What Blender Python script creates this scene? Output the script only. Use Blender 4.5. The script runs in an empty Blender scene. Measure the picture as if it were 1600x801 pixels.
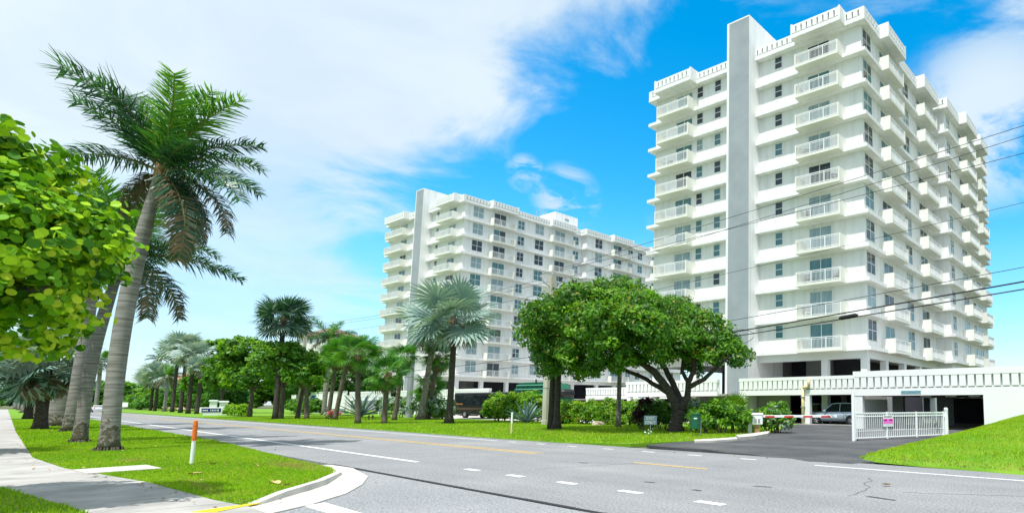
import bpy, math, random
import numpy as np
from mathutils import Vector, Matrix, Quaternion

random.seed(11)
rng = np.random.default_rng(11)
S = bpy.context.scene
COL = S.collection
RAD = math.radians

# ------------------------------------------------------------------ camera
cam_d = bpy.data.cameras.new('camera')
cam_d.sensor_width = 36.0
cam_d.lens = 912 / 1600 * 36
cam_d.shift_x = -(1190 - 800) / 1600
cam_d.shift_y = (532 - 400.5) / 1600
cam_d.clip_start = 0.1
cam_d.clip_end = 6000
cam = bpy.data.objects.new('camera', cam_d)
COL.objects.link(cam)
cam.location = (0, 0, 1.6)
cam.rotation_euler = (RAD(90 + 6.25), 0, 0)
S.camera = cam

# ------------------------------------------------------------------ light, sky, exposure
SUN_EL, SUN_AZ = 67.0, 197.0          # azimuth clockwise from +Y
sd = Vector((math.sin(RAD(SUN_AZ)) * math.cos(RAD(SUN_EL)), math.cos(RAD(SUN_AZ)) * math.cos(RAD(SUN_EL)), math.sin(RAD(SUN_EL))))
sun_d = bpy.data.lights.new('sun', 'SUN')
sun_d.energy = 4.9
sun_d.angle = RAD(0.5)
sun_d.color = (1.0, 0.975, 0.94)
sun = bpy.data.objects.new('sun', sun_d)
COL.objects.link(sun)
sun.rotation_euler = sd.to_track_quat('Z', 'Y').to_euler()
sun.location = sd * 200

S.view_settings.view_transform = 'Standard'
S.view_settings.look = 'None'
S.view_settings.gamma = 1.0
S.view_settings.exposure = 0.22
S.cycles.max_bounces = 6
S.cycles.transparent_max_bounces = 6

W = bpy.data.worlds.new('World')
S.world = W
W.use_nodes = True


def build_world():
    nt = W.node_tree
    N, L = nt.nodes, nt.links
    N.clear()
    out = N.new('ShaderNodeOutputWorld')
    bg = N.new('ShaderNodeBackground')
    sky = N.new('ShaderNodeTexSky')
    sky.sky_type = 'NISHITA'
    sky.sun_disc = False
    sky.sun_elevation = RAD(SUN_EL)
    sky.sun_rotation = RAD(SUN_AZ)
    sky.air_density = 1.0
    sky.dust_density = 0.6
    sky.ozone_density = 2.0
    bg.inputs['Strength'].default_value = 0.12
    tc = N.new('ShaderNodeTexCoord')

    def m(op, a, b=None, c=None):
        n = N.new('ShaderNodeMath')
        n.operation = op
        for k, v in enumerate((a, b, c)):
            if v is None:
                continue
            if isinstance(v, (int, float)):
                n.inputs[k].default_value = v
            else:
                L.new(v, n.inputs[k])
        return n.outputs[0]

    def ramp(v, lo, hi):
        n = N.new('ShaderNodeMapRange')
        n.interpolation_type = 'SMOOTHSTEP'
        n.inputs['From Min'].default_value = lo
        n.inputs['From Max'].default_value = hi
        L.new(v, n.inputs['Value'])
        return n.outputs[0]

    def noise(vec, scale, detail, rough=0.55, dist=0.0):
        n = N.new('ShaderNodeTexNoise')
        n.inputs['Scale'].default_value = scale
        n.inputs['Detail'].default_value = detail
        n.inputs['Roughness'].default_value = rough
        n.inputs['Distortion'].default_value = dist
        L.new(vec, n.inputs['Vector'])
        return n.outputs['Fac']

    def mixc(f, a, b):
        n = N.new('ShaderNodeMix')
        n.data_type = 'RGBA'
        if isinstance(f, (int, float)):
            n.inputs['Factor'].default_value = f
        else:
            L.new(f, n.inputs['Factor'])
        for k, v in (('A', a), ('B', b)):
            s = [i for i in n.inputs if i.name == k and i.type == 'RGBA'][0]
            if isinstance(v, tuple):
                s.default_value = v
            else:
                L.new(v, s)
        return [o for o in n.outputs if o.type == 'RGBA'][0]

    nrm = N.new('ShaderNodeVectorMath')
    nrm.operation = 'NORMALIZE'
    L.new(tc.outputs['Generated'], nrm.inputs[0])
    sep = N.new('ShaderNodeSeparateXYZ')
    L.new(nrm.outputs[0], sep.inputs[0])
    X, Y, Z = sep.outputs
    zc = m('ADD', m('MAXIMUM', Z, 0.0), 0.18)
    comb = N.new('ShaderNodeCombineXYZ')      # the direction met with a flat cloud layer
    L.new(m('DIVIDE', X, zc), comb.inputs[0])
    L.new(m('DIVIDE', Y, zc), comb.inputs[1])
    P = comb.outputs[0]
    n1 = noise(P, 0.9, 8, 0.55, 0.35)
    n2 = noise(P, 2.6, 9, 0.6, 0.6)
    n3 = noise(P, 0.45, 5, 0.5, 0.2)

    # one large bank of cloud on the left and overhead: its edge is a plane cutting the dome
    def dr(az, el):
        az, el = RAD(az), RAD(el)
        return Vector((math.sin(az) * math.cos(el), math.cos(az) * math.cos(el), math.sin(el)))
    a, b, c = dr(-33, 4), dr(-27.5, 19.5), dr(4, 37)
    pn = (b - a).cross(c - a).normalized()
    if pn.dot(dr(-60, 40) - b) < 0:
        pn = -pn
    off = pn.dot(b)
    dot = N.new('ShaderNodeVectorMath')
    dot.operation = 'DOT_PRODUCT'
    L.new(nrm.outputs[0], dot.inputs[0])
    dot.inputs[1].default_value = pn
    f = m('SUBTRACT', dot.outputs['Value'], off)
    f = m('ADD', f, m('MULTIPLY', m('SUBTRACT', n2, 0.5), 0.20))
    f = m('ADD', f, m('MULTIPLY', m('SUBTRACT', n1, 0.5), 0.26))
    bank = m('MULTIPLY', ramp(f, -0.012, 0.065), m('MULTIPLY_ADD', ramp(m('ADD', Z, m('MULTIPLY', m('SUBTRACT', n1, 0.5), 0.5)), 0.06, 0.36), 0.55, 0.45))
    wisp = m('MULTIPLY', ramp(n1, 0.52, 0.72), ramp(n2, 0.42, 0.66))
    thin = m('MULTIPLY', ramp(n3, 0.47, 0.70), 0.55)
    veil = m('MAXIMUM', wisp, m('MULTIPLY', thin, m('MULTIPLY', ramp(n2, 0.25, 0.75), 0.22)))
    cover = m('MAXIMUM', m('MULTIPLY', bank, 0.95), m('MULTIPLY', veil, 0.62))
    # a few loose puffs and a soft cloud low on the right
    n4 = noise(P, 7.5, 8, 0.6, 0.8)
    for (dx, dy, dz), rad, nn, top in (((-.309, .893, .326), 3.4, n4, .8), ((-.363, .862, .353), 1.9, n4, .7), ((.345, .83, .43), 9.5, n2, .85), ((.30, .86, .40), 6.0, n4, .6), ((.52, .75, .41), 10, n2, .8)):
        dd = N.new('ShaderNodeVectorMath')
        dd.operation = 'DOT_PRODUCT'
        L.new(nrm.outputs[0], dd.inputs[0])
        dd.inputs[1].default_value = Vector((dx, dy, dz)).normalized()
        g = m('MULTIPLY', ramp(dd.outputs['Value'], math.cos(RAD(rad)), math.cos(RAD(rad * .2))), ramp(nn, 0.40, 0.60))
        cover = m('MAXIMUM', cover, m('MULTIPLY', g, top))

    # brighter blue than the raw model, as on a clear humid day
    hsv = N.new('ShaderNodeHueSaturation')
    hsv.inputs['Hue'].default_value = 0.485
    hsv.inputs['Saturation'].default_value = SKY_SAT
    hsv.inputs['Value'].default_value = SKY_VAL
    L.new(sky.outputs[0], hsv.inputs['Color'])
    body = ramp(n3, 0.30, 0.66)
    det = ramp(n2, 0.32, 0.68)
    shade = m('MULTIPLY', m('ADD', m('MULTIPLY', body, 0.55), m('MULTIPLY', det, 0.45)), 1.0)
    ccol = mixc(shade, CLOUD_LO, CLOUD_HI)
    haze = ramp(Z, 0.34, 0.0)
    skyc = mixc(m('MULTIPLY', haze, 0.55), hsv.outputs[0], HAZE_C)
    fin = mixc(cover, skyc, ccol)
    L.new(fin, bg.inputs['Color'])
    L.new(bg.outputs[0], out.inputs['Surface'])


SKY_SAT, SKY_VAL = 1.5, 2.05
CLOUD_LO = (4.7, 5.8, 7.0, 1)
CLOUD_HI = (6.5, 7.2, 7.3, 1)
HAZE_C = (2.9, 5.1, 6.9, 1)
build_world()


# ------------------------------------------------------------------ helpers
def nodes_of(m):
    return m.node_tree.nodes, m.node_tree.links


def mat(name, col, rough=0.8, metal=0.0, col2=None, scale=3.0, detail=6, bump=0.0, bscale=None, spec=0.3, lo=0.35, hi=0.65,
        stretch=None, coord='Object', trans=0.0, coat=0.0):
    m = bpy.data.materials.new(name)
    m.use_nodes = True
    N, L = nodes_of(m)
    p = N['Principled BSDF']
    p.inputs['Base Color'].default_value = (*col, 1)
    p.inputs['Roughness'].default_value = rough
    p.inputs['Metallic'].default_value = metal
    p.inputs['Specular IOR Level'].default_value = spec
    if coat:
        p.inputs['Coat Weight'].default_value = coat
    if col2 is not None or bump:
        tc = N.new('ShaderNodeTexCoord')
        src = tc.outputs[coord]
        if stretch:
            mp = N.new('ShaderNodeMapping')
            mp.inputs['Scale'].default_value = stretch
            L.new(src, mp.inputs['Vector'])
            src = mp.outputs[0]
    if col2 is not None:
        nz = N.new('ShaderNodeTexNoise')
        nz.inputs['Scale'].default_value = scale
        nz.inputs['Detail'].default_value = detail
        L.new(src, nz.inputs['Vector'])
        mr = N.new('ShaderNodeMapRange')
        mr.inputs['From Min'].default_value = lo
        mr.inputs['From Max'].default_value = hi
        L.new(nz.outputs['Fac'], mr.inputs['Value'])
        mx = N.new('ShaderNodeMix')
        mx.data_type = 'RGBA'
        mx.inputs[6].default_value = (*col, 1)
        mx.inputs[7].default_value = (*col2, 1)
        L.new(mr.outputs[0], mx.inputs['Factor'])
        L.new(mx.outputs[2], p.inputs['Base Color'])
    if bump:
        nb = N.new('ShaderNodeTexNoise')
        nb.inputs['Scale'].default_value = bscale or scale * 6
        nb.inputs['Detail'].default_value = 4
        L.new(src, nb.inputs['Vector'])
        b = N.new('ShaderNodeBump')
        b.inputs['Strength'].default_value = bump
        b.inputs['Distance'].default_value = 0.02
        L.new(nb.outputs['Fac'], b.inputs['Height'])
        L.new(b.outputs[0], p.inputs['Normal'])
    if trans:
        tr = N.new('ShaderNodeBsdfTranslucent')
        c = tuple(min(1, v * f) for v, f in zip(col, (1.5, 1.5, 0.8)))
        tr.inputs['Color'].default_value = (*c, 1)
        ms = N.new('ShaderNodeMixShader')
        ms.inputs[0].default_value = trans
        L.new(p.outputs[0], ms.inputs[1])
        L.new(tr.outputs[0], ms.inputs[2])
        L.new(ms.outputs[0], N['Material Output'].inputs['Surface'])
    return m


def leafm(name, col, trans=0.35, rough=0.5, spec=0.35, col2=None, scale=0.5):
    return mat(name, col, rough=rough, spec=spec, trans=trans, col2=col2, scale=scale, detail=3)


class MB:
    def __init__(self):
        self.v, self.f, self.m = [], [], []

    def add(self, vs, fs, m=0):
        o = len(self.v)
        self.v += [tuple(x) for x in vs]
        for f in fs:
            self.f.append([o + i for i in f])
            self.m.append(m)
        return self

    def box(self, x0, x1, y0, y1, z0, z1, m=0):
        vs = [(x, y, z) for z in (z0, z1) for y in (y0, y1) for x in (x0, x1)]
        fs = [(0, 2, 3, 1), (4, 5, 7, 6), (0, 1, 5, 4), (2, 6, 7, 3), (0, 4, 6, 2), (1, 3, 7, 5)]
        return self.add(vs, fs, m)

    def bbox(self, x0, x1, y0, y1, z0, z1, b=0.02, m=0):
        """box with chamfered edges"""
        xs, ys, zs = (x0, x1), (y0, y1), (z0, z1)
        vs, idx = [], {}
        for i in (0, 1):
            for j in (0, 1):
                for k in (0, 1):
                    sx, sy, sz = (b if i == 0 else -b), (b if j == 0 else -b), (b if k == 0 else -b)
                    for ax in range(3):
                        p = [xs[i] + sx, ys[j] + sy, zs[k] + sz]
                        p[ax] -= (sx, sy, sz)[ax]
                        idx[(i, j, k, ax)] = len(vs)
                        vs.append(p)
        fs = []
        for ax in range(3):
            o = [a for a in range(3) if a != ax]
            for s in (0, 1):
                q = []
                for u, w in ((0, 0), (1, 0), (1, 1), (0, 1)):
                    t = [0, 0, 0]
                    t[ax] = s
                    t[o[0]] = u
                    t[o[1]] = w
                    q.append(idx[(*t, ax)])
                fs.append(q)
        for ax in range(3):
            o = [a for a in range(3) if a != ax]
            for u in (0, 1):
                for w in (0, 1):
                    q = []
                    for s, fa in ((0, o[0]), (1, o[0]), (1, o[1]), (0, o[1])):
                        t = [0, 0, 0]
                        t[ax] = s
                        t[o[0]] = u
                        t[o[1]] = w
                        q.append(idx[(*t, fa)])
                    fs.append(q)
        for i in (0, 1):
            for j in (0, 1):
                for k in (0, 1):
                    fs.append([idx[(i, j, k, a)] for a in range(3)])
        return self.add(vs, fs, m)

    def prism(self, poly, z0, z1, m=0):
        n = len(poly)
        z0s = z0 if isinstance(z0, (list, tuple)) else [z0] * n
        z1s = z1 if isinstance(z1, (list, tuple)) else [z1] * n
        vs = [(p[0], p[1], z0s[i]) for i, p in enumerate(poly)] + [(p[0], p[1], z1s[i]) for i, p in enumerate(poly)]
        fs = [list(range(n))[::-1], list(range(n, 2 * n))] + [[i, (i + 1) % n, n + (i + 1) % n, n + i] for i in range(n)]
        return self.add(vs, fs, m)

    def tube(self, pts, rad, n=8, m=0, cap=True, jit=0.0):
        pts = [Vector(p) for p in pts]
        if not isinstance(rad, (list, tuple)):
            rad = [rad] * len(pts)
        vs = []
        up = None
        for i, p in enumerate(pts):
            t = (pts[min(i + 1, len(pts) - 1)] - pts[max(i - 1, 0)]).normalized()
            if up is None:
                up = Vector((1, 0, 0)) if abs(t.z) > 0.5 else Vector((0, 0, 1))
            a = t.cross(up).normalized()
            b = t.cross(a).normalized()
            up = b.cross(t) * -1 if False else up
            for k in range(n):
                an = 2 * math.pi * k / n
                r = rad[i] * (1 + (random.uniform(-jit, jit) if jit else 0))
                vs.append(p + (a * math.cos(an) + b * math.sin(an)) * r)
        fs = []
        for i in range(len(pts) - 1):
            for k in range(n):
                fs.append((i * n + k, i * n + (k + 1) % n, (i + 1) * n + (k + 1) % n, (i + 1) * n + k))
        if cap:
            fs.append(tuple(range(n))[::-1])
            fs.append(tuple((len(pts) - 1) * n + k for k in range(n)))
        return self.add(vs, fs, m)

    def mesh(self, name, mats, smooth=False):
        me = bpy.data.meshes.new(name)
        me.from_pydata(self.v, [], self.f)
        for x in (mats if isinstance(mats, (list, tuple)) else [mats]):
            me.materials.append(x)
        if any(self.m):
            me.polygons.foreach_set('material_index', self.m)
        import bmesh
        bm = bmesh.new()
        bm.from_mesh(me)
        bmesh.ops.recalc_face_normals(bm, faces=bm.faces)
        bm.to_mesh(me)
        bm.free()
        if smooth:
            me.polygons.foreach_set('use_smooth', [True] * len(me.polygons))
        me.update()
        return me

    def build(self, name, mats, parent=None, smooth=False, **kw):
        return put(self.mesh(name, mats, smooth), name, parent, **kw)


def put(me, name, parent=None, loc=(0, 0, 0), rot=(0, 0, 0), sc=None, **kw):
    o = bpy.data.objects.new(name, me)
    COL.objects.link(o)
    o.parent = parent
    o.location = loc
    o.rotation_euler = rot
    if sc is not None:
        o.scale = sc if isinstance(sc, (tuple, list)) else (sc, sc, sc)
    for k, v in kw.items():
        o[k] = v
    return o


def tag(o, label, cat, group=None, kind=None):
    o['label'] = label
    o['category'] = cat
    if group:
        o['group'] = group
    if kind:
        o['kind'] = kind
    return o


def thing(name, label, cat, loc=(0, 0, 0), rz=0.0, group=None):
    o = bpy.data.objects.new(name, None)
    COL.objects.link(o)
    o.location = loc
    o.rotation_euler = (0, 0, rz)
    o.empty_display_size = 0.2
    return tag(o, label, cat, group)


def setting(o, label=None):
    o['kind'] = 'structure'
    if label:
        o['label'] = label
    return o


def quads(name, V, mats, mi=None, smooth=False):
    V = np.asarray(V, dtype=np.float32).reshape(-1, 3)
    n = len(V) // 4
    me = bpy.data.meshes.new(name)
    me.vertices.add(4 * n)
    me.vertices.foreach_set('co', V.ravel())
    me.loops.add(4 * n)
    me.loops.foreach_set('vertex_index', np.arange(4 * n, dtype=np.int32))
    me.polygons.add(n)
    me.polygons.foreach_set('loop_start', np.arange(0, 4 * n, 4, dtype=np.int32))
    for x in (mats if isinstance(mats, (list, tuple)) else [mats]):
        me.materials.append(x)
    if mi is not None:
        me.polygons.foreach_set('material_index', np.asarray(mi, dtype=np.int32))
    me.update(calc_edges=True)
    return me


def nrmz(a):
    return a / (np.linalg.norm(a, axis=1, keepdims=True) + 1e-9)


def leaves(C, Nn, size, aspect=0.5, fold=0.15, jit=0.5, sj=0.35):
    """leaf quads (folded kites) at C facing about Nn"""
    n = len(C)
    nn = nrmz(Nn + rng.normal(0, jit, (n, 3)))
    r = rng.normal(0, 1, (n, 3))
    t = nrmz(r - (r * nn).sum(1, keepdims=True) * nn)
    b = np.cross(nn, t)
    s = (size * (1 + rng.uniform(-sj, sj, n)))[:, None]
    base = C - t * s * 0.5
    tip = C + t * s * 0.5 - nn * s * fold
    l = C + b * s * aspect * 0.5 - t * s * 0.05
    rr = C - b * s * aspect * 0.5 - t * s * 0.05
    return np.stack([base, l, tip, rr], axis=1)


def sph(n):
    return nrmz(rng.normal(0, 1, (n, 3)))


def clumps(blobs, per, clump_r, n_per_m2, flat=1.0):
    """points and normals of leaf clumps scattered over the skins of ellipsoids"""
    Cs, Ns, Ids = [], [], []
    cid = 0
    for (cx, cy, cz, rx, ry, rz) in blobs:
        area = 4 * math.pi * ((rx * ry) ** 1.6 / 3 + (rx * rz) ** 1.6 / 3 + (ry * rz) ** 1.6 / 3) ** (1 / 1.6)
        k = max(4, int(area * n_per_m2))
        d = sph(k)
        d[:, 2] = np.where(d[:, 2] < -0.55, -d[:, 2] * 0.8, d[:, 2])
        rad = np.array([rx, ry, rz])
        cc = d * rad * rng.uniform(0.72, 1.04, (k, 1)) + np.array([cx, cy, cz])
        for i in range(k):
            q = sph(per) * clump_r * rng.uniform(0.25, 1.0, (per, 1)) ** 0.6 * rng.uniform(0.7, 1.3)
            q[:, 2] *= flat
            Cs.append(cc[i] + q)
            Ns.append(nrmz(q + d[i] * clump_r * 0.8 + np.array([0, 0, 0.35 * clump_r])))
            Ids.append(np.full(per, cid))
            cid += 1
    return np.concatenate(Cs), np.concatenate(Ns), np.concatenate(Ids)


def pick(n, p):
    return rng.choice(len(p), size=n, p=np.array(p) / sum(p))


# ------------------------------------------------------------------ materials
WHITE = mat('white_stucco', (0.80, 0.80, 0.79), 0.75, col2=(0.58, 0.60, 0.61), scale=1.1, lo=0.47, hi=0.92, stretch=(1.6, 1.6, 0.14), bump=0.06, bscale=18)
WHITE2 = mat('white_paint', (0.80, 0.81, 0.80), 0.6)
CREAM = mat('cream_paint', (0.77, 0.77, 0.70), 0.7, col2=(0.72, 0.72, 0.65), scale=1.5, lo=0.4, hi=0.75)
GREY = mat('grey_stucco', (0.33, 0.365, 0.39), 0.85, col2=(0.28, 0.315, 0.34), scale=0.5, bump=0.1, bscale=10)
RAIL = mat('white_rail', (0.78, 0.80, 0.80), 0.45)
FRAME = mat('window_frame_white', (0.74, 0.76, 0.76), 0.4)
GL_DARK = mat('glass_dark', (0.012, 0.022, 0.035), 0.04, spec=0.6, col2=(0.03, 0.05, 0.06), scale=0.8)
GL_TEAL = mat('glass_teal', (0.05, 0.16, 0.19), 0.05, spec=0.6, col2=(0.10, 0.22, 0.24), scale=1.1)
GL_CURT = mat('glass_curtain', (0.30, 0.40, 0.42), 0.08, spec=0.6, col2=(0.20, 0.30, 0.33), scale=2.0, stretch=(5, 5, 0.4))
CONC = mat('concrete', (0.45, 0.43, 0.40), 0.9, col2=(0.30, 0.29, 0.27), scale=1.1, bump=0.2, bscale=30)
CONC_L = mat('concrete_light', (0.56, 0.53, 0.48), 0.9, col2=(0.44, 0.42, 0.38), scale=1.6, bump=0.2, bscale=30)
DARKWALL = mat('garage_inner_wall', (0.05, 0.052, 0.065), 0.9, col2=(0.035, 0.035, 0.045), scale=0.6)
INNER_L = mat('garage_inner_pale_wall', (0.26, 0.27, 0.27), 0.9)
STEEL = mat('galvanised_steel', (0.42, 0.44, 0.45), 0.45, metal=0.5, col2=(0.34, 0.36, 0.37), scale=2)
BLACK = mat('black_rubber', (0.015, 0.015, 0.016), 0.7)
WIRE = mat('black_cable', (0.018, 0.018, 0.02), 0.6)
BARK = mat('bark_brown', (0.085, 0.065, 0.05), 0.95, col2=(0.15, 0.125, 0.10), scale=5, bump=0.7, bscale=9, stretch=(1, 1, 0.35))
BARK_D = mat('bark_dark', (0.035, 0.028, 0.024), 0.95, col2=(0.085, 0.07, 0.06), scale=6, bump=0.7, bscale=14, stretch=(1, 1, 2.2))
BARK_G = mat('bark_grey', (0.13, 0.115, 0.095), 0.95, col2=(0.24, 0.22, 0.19), scale=4, bump=0.6, bscale=12, stretch=(1, 1, 1.6))
THATCH = mat('dry_thatch', (0.20, 0.12, 0.055), 0.95, col2=(0.30, 0.20, 0.10), scale=8)


def royal_bark():
    m = bpy.data.materials.new('royal_palm_bark')
    m.use_nodes = True
    N, L = nodes_of(m)
    p = N['Principled BSDF']
    p.inputs['Roughness'].default_value = 0.9
    tc = N.new('ShaderNodeTexCoord')
    mp = N.new('ShaderNodeMapping')
    mp.inputs['Scale'].default_value = (0.7, 0.7, 7.0)
    L.new(tc.outputs['Object'], mp.inputs[0])
    n1 = N.new('ShaderNodeTexNoise')
    n1.inputs['Scale'].default_value = 1.6
    n1.inputs['Detail'].default_value = 6
    L.new(mp.outputs[0], n1.inputs['Vector'])
    r1 = N.new('ShaderNodeValToRGB')
    r1.color_ramp.elements[0].position = 0.33
    r1.color_ramp.elements[0].color = (0.125, 0.112, 0.10, 1)
    r1.color_ramp.elements[1].position = 0.62
    r1.color_ramp.elements[1].color = (0.27, 0.255, 0.235, 1)
    L.new(n1.outputs['Fac'], r1.inputs[0])
    n2 = N.new('ShaderNodeTexNoise')           # lichen and splash dirt on the foot of the trunk
    n2.inputs['Scale'].default_value = 7
    n2.inputs['Detail'].default_value = 7
    L.new(tc.outputs['Object'], n2.inputs['Vector'])
    sp = N.new('ShaderNodeSeparateXYZ')
    L.new(tc.outputs['Object'], sp.inputs[0])
    hz = N.new('ShaderNodeMapRange')
    hz.inputs['From Min'].default_value = 1.7
    hz.inputs['From Max'].default_value = 0.1
    hz.inputs['To Min'].default_value = -0.22
    hz.inputs['To Max'].default_value = 0.22
    L.new(sp.outputs['Z'], hz.inputs['Value'])
    ad = N.new('ShaderNodeMath')
    ad.operation = 'ADD'
    L.new(n2.outputs['Fac'], ad.inputs[0])
    L.new(hz.outputs[0], ad.inputs[1])
    mr = N.new('ShaderNodeMapRange')
    mr.inputs['From Min'].default_value = 0.50
    mr.inputs['From Max'].default_value = 0.60
    L.new(ad.outputs[0], mr.inputs['Value'])
    mx = N.new('ShaderNodeMix')
    mx.data_type = 'RGBA'
    mx.inputs[7].default_value = (0.075, 0.065, 0.04, 1)
    L.new(mr.outputs[0], mx.inputs['Factor'])
    L.new(r1.outputs[0], mx.inputs[6])
    L.new(mx.outputs[2], p.inputs['Base Color'])
    b = N.new('ShaderNodeBump')
    b.inputs['Strength'].default_value = 0.5
    b.inputs['Distance'].default_value = 0.02
    L.new(n1.outputs['Fac'], b.inputs['Height'])
    L.new(b.outputs[0], p.inputs['Normal'])
    return m


ROYAL = royal_bark()
LF_DEEP = leafm('leaf_deep_green', (0.04, 0.13, 0.014), 0.30)
LF_MID = leafm('leaf_mid_green', (0.085, 0.235, 0.016), 0.35)
LF_BRIGHT = leafm('leaf_bright_green', (0.17, 0.36, 0.016), 0.40)
LF_LIME = leafm('leaf_lime', (0.28, 0.44, 0.02), 0.45)
LF_RUST = leafm('leaf_rust', (0.27, 0.24, 0.022), 0.30)
LF_YEL = leafm('leaf_yellow_green', (0.30, 0.33, 0.045), 0.4)
LF_SILV = leafm('leaf_silver_green', (0.30, 0.38, 0.33), 0.2)
LF_WINE = leafm('leaf_wine', (0.055, 0.012, 0.028), 0.25)
PALM_D = leafm('palm_dark_green', (0.028, 0.092, 0.042), 0.25, rough=0.35, spec=0.5)
PALM_G = leafm('palm_green', (0.055, 0.2, 0.024), 0.35, rough=0.4, spec=0.45)
PALM_B = leafm('palm_bright', (0.13, 0.29, 0.025), 0.4, rough=0.4)
PALM_DRY = leafm('palm_dry', (0.21, 0.155, 0.095), 0.25, rough=0.8)
PALM_SIL = leafm('palm_silver', (0.2, 0.31, 0.28), 0.2, rough=0.5)
PALM_SIL2 = leafm('palm_pale_silver', (0.33, 0.41, 0.37), 0.2, rough=0.55)
STALK = leafm('palm_stalk', (0.28, 0.26, 0.10), 0.1)
AGAVE = mat('agave_blue', (0.16, 0.26, 0.27), 0.5, col2=(0.24, 0.34, 0.33), scale=2, stretch=(1, 1, 1))
AGAVE_E = mat('agave_edge', (0.50, 0.52, 0.40), 0.6)

# ------------------------------------------------------------------ road frame: local x runs along the road, y across it
RZ = math.atan2(-0.6138, 0.7895)
CR, SR = math.cos(RZ), math.sin(RZ)


def rw(r, o):
    return (r * CR - o * SR, r * SR + o * CR)


def inv(x, y):
    return (x * CR + y * SR, -x * SR + y * CR)


def asphalt(name, c1, c2, streak=0.5):
    m = bpy.data.materials.new(name)
    m.use_nodes = True
    N, L = nodes_of(m)
    p = N['Principled BSDF']
    p.inputs['Roughness'].default_value = 0.85
    p.inputs['Specular IOR Level'].default_value = 0.25
    tc = N.new('ShaderNodeTexCoord')

    def nz(scale, detail, st=(1, 1, 1), rough=0.6):
        mp = N.new('ShaderNodeMapping')
        mp.inputs['Scale'].default_value = st
        L.new(tc.outputs['Object'], mp.inputs[0])
        n = N.new('ShaderNodeTexNoise')
        n.inputs['Scale'].default_value = scale
        n.inputs['Detail'].default_value = detail
        n.inputs['Roughness'].default_value = rough
        L.new(mp.outputs[0], n.inputs['Vector'])
        return n.outputs['Fac']
    fine = nz(24, 4, rough=0.85)
    patch = nz(0.35, 6)
    strk = nz(1.0, 5, (0.05, 1.0, 1))
    a = N.new('ShaderNodeMath')
    a.operation = 'MULTIPLY_ADD'
    L.new(strk, a.inputs[0])
    a.inputs[1].default_value = streak
    L.new(patch, a.inputs[2])
    mr = N.new('ShaderNodeMapRange')
    mr.inputs['From Min'].default_value = 0.30 + streak * 0.35
    mr.inputs['From Max'].default_value = 0.70 + streak * 0.65
    L.new(a.outputs[0], mr.inputs['Value'])
    mx = N.new('ShaderNodeMix')
    mx.data_type = 'RGBA'
    mx.inputs[6].default_value = (*c1, 1)
    mx.inputs[7].default_value = (*c2, 1)
    L.new(mr.outputs[0], mx.inputs['Factor'])
    fr = N.new('ShaderNodeMapRange')
    fr.inputs['From Min'].default_value = 0.36
    fr.inputs['From Max'].default_value = 0.64
    fr.inputs['To Min'].default_value = 0.5
    fr.inputs['To Max'].default_value = 1.5
    L.new(fine, fr.inputs['Value'])
    ml = N.new('ShaderNodeMix')
    ml.data_type = 'RGBA'
    ml.blend_type = 'MULTIPLY'
    ml.inputs['Factor'].default_value = 1.0
    L.new(mx.outputs[2], ml.inputs[6])
    L.new(fr.outputs[0], ml.inputs[7])
    L.new(ml.outputs[2], p.inputs['Base Color'])
    b = N.new('ShaderNodeBump')
    b.inputs['Strength'].default_value = 0.35
    b.inputs['Distance'].default_value = 0.008
    L.new(fine, b.inputs['Height'])
    L.new(b.outputs[0], p.inputs['Normal'])
    return m


ROADM = asphalt('worn_asphalt', (0.185, 0.191, 0.196), (0.278, 0.28, 0.278), 0.75)
SIDEM = asphalt('old_side_street_asphalt', (0.215, 0.224, 0.229), (0.285, 0.29, 0.295), 0.25)
DRIVEM = asphalt('sealed_asphalt', (0.036, 0.039, 0.047), (0.125, 0.125, 0.125), 0.5)
PAINT = mat('road_paint_white', (0.72, 0.73, 0.72), 0.7, col2=(0.45, 0.46, 0.46), scale=9, lo=0.5, hi=0.8)
PAINT_Y = mat('road_paint_yellow', (0.62, 0.40, 0.10), 0.7, col2=(0.38, 0.30, 0.16), scale=7, lo=0.45, hi=0.75)
CURB_Y = mat('curb_paint_yellow', (0.72, 0.55, 0.02), 0.7, col2=(0.5, 0.40, 0.12), scale=7, lo=0.55, hi=0.8)
SEAM = mat('tar_seam', (0.03, 0.03, 0.032), 0.8)
GRASSM = mat('grass_ground', (0.11, 0.26, 0.010), 0.95, col2=(0.17, 0.31, 0.018), scale=0.9, bump=0.9, bscale=55, coord='Object')
BASEM = mat('scrub_ground', (0.07, 0.11, 0.03), 0.95, col2=(0.14, 0.13, 0.07), scale=0.2, bump=0.5, bscale=5)
BL_A = leafm('grass_blade_mid', (0.15, 0.33, 0.010), 0.40, rough=0.6, spec=0.2, col2=(0.25, 0.36, 0.012), scale=0.45)
BL_B = leafm('grass_blade_bright', (0.29, 0.50, 0.012), 0.45, rough=0.6, spec=0.2, col2=(0.44, 0.50, 0.03), scale=0.6)
BL_C = leafm('grass_blade_straw', (0.38, 0.32, 0.11), 0.35, rough=0.8, spec=0.1)


# ------------------------------------------------------------------ the setting: ground, road, lawns
def poly_in(px, py, poly):
    inside = np.zeros(len(px), bool)
    n = len(poly)
    for i in range(n):
        x1, y1 = poly[i]
        x2, y2 = poly[(i + 1) % n]
        c = ((y1 > py) != (y2 > py)) & (px < (x2 - x1) * (py - y1) / (y2 - y1 + 1e-12) + x1)
        inside ^= c
    return inside


def flat(name, poly, z0, z1, m, label=None):
    o = MB().prism(poly, z0, z1).build(name, m, rot=(0, 0, RZ))
    return setting(o, label)


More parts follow.
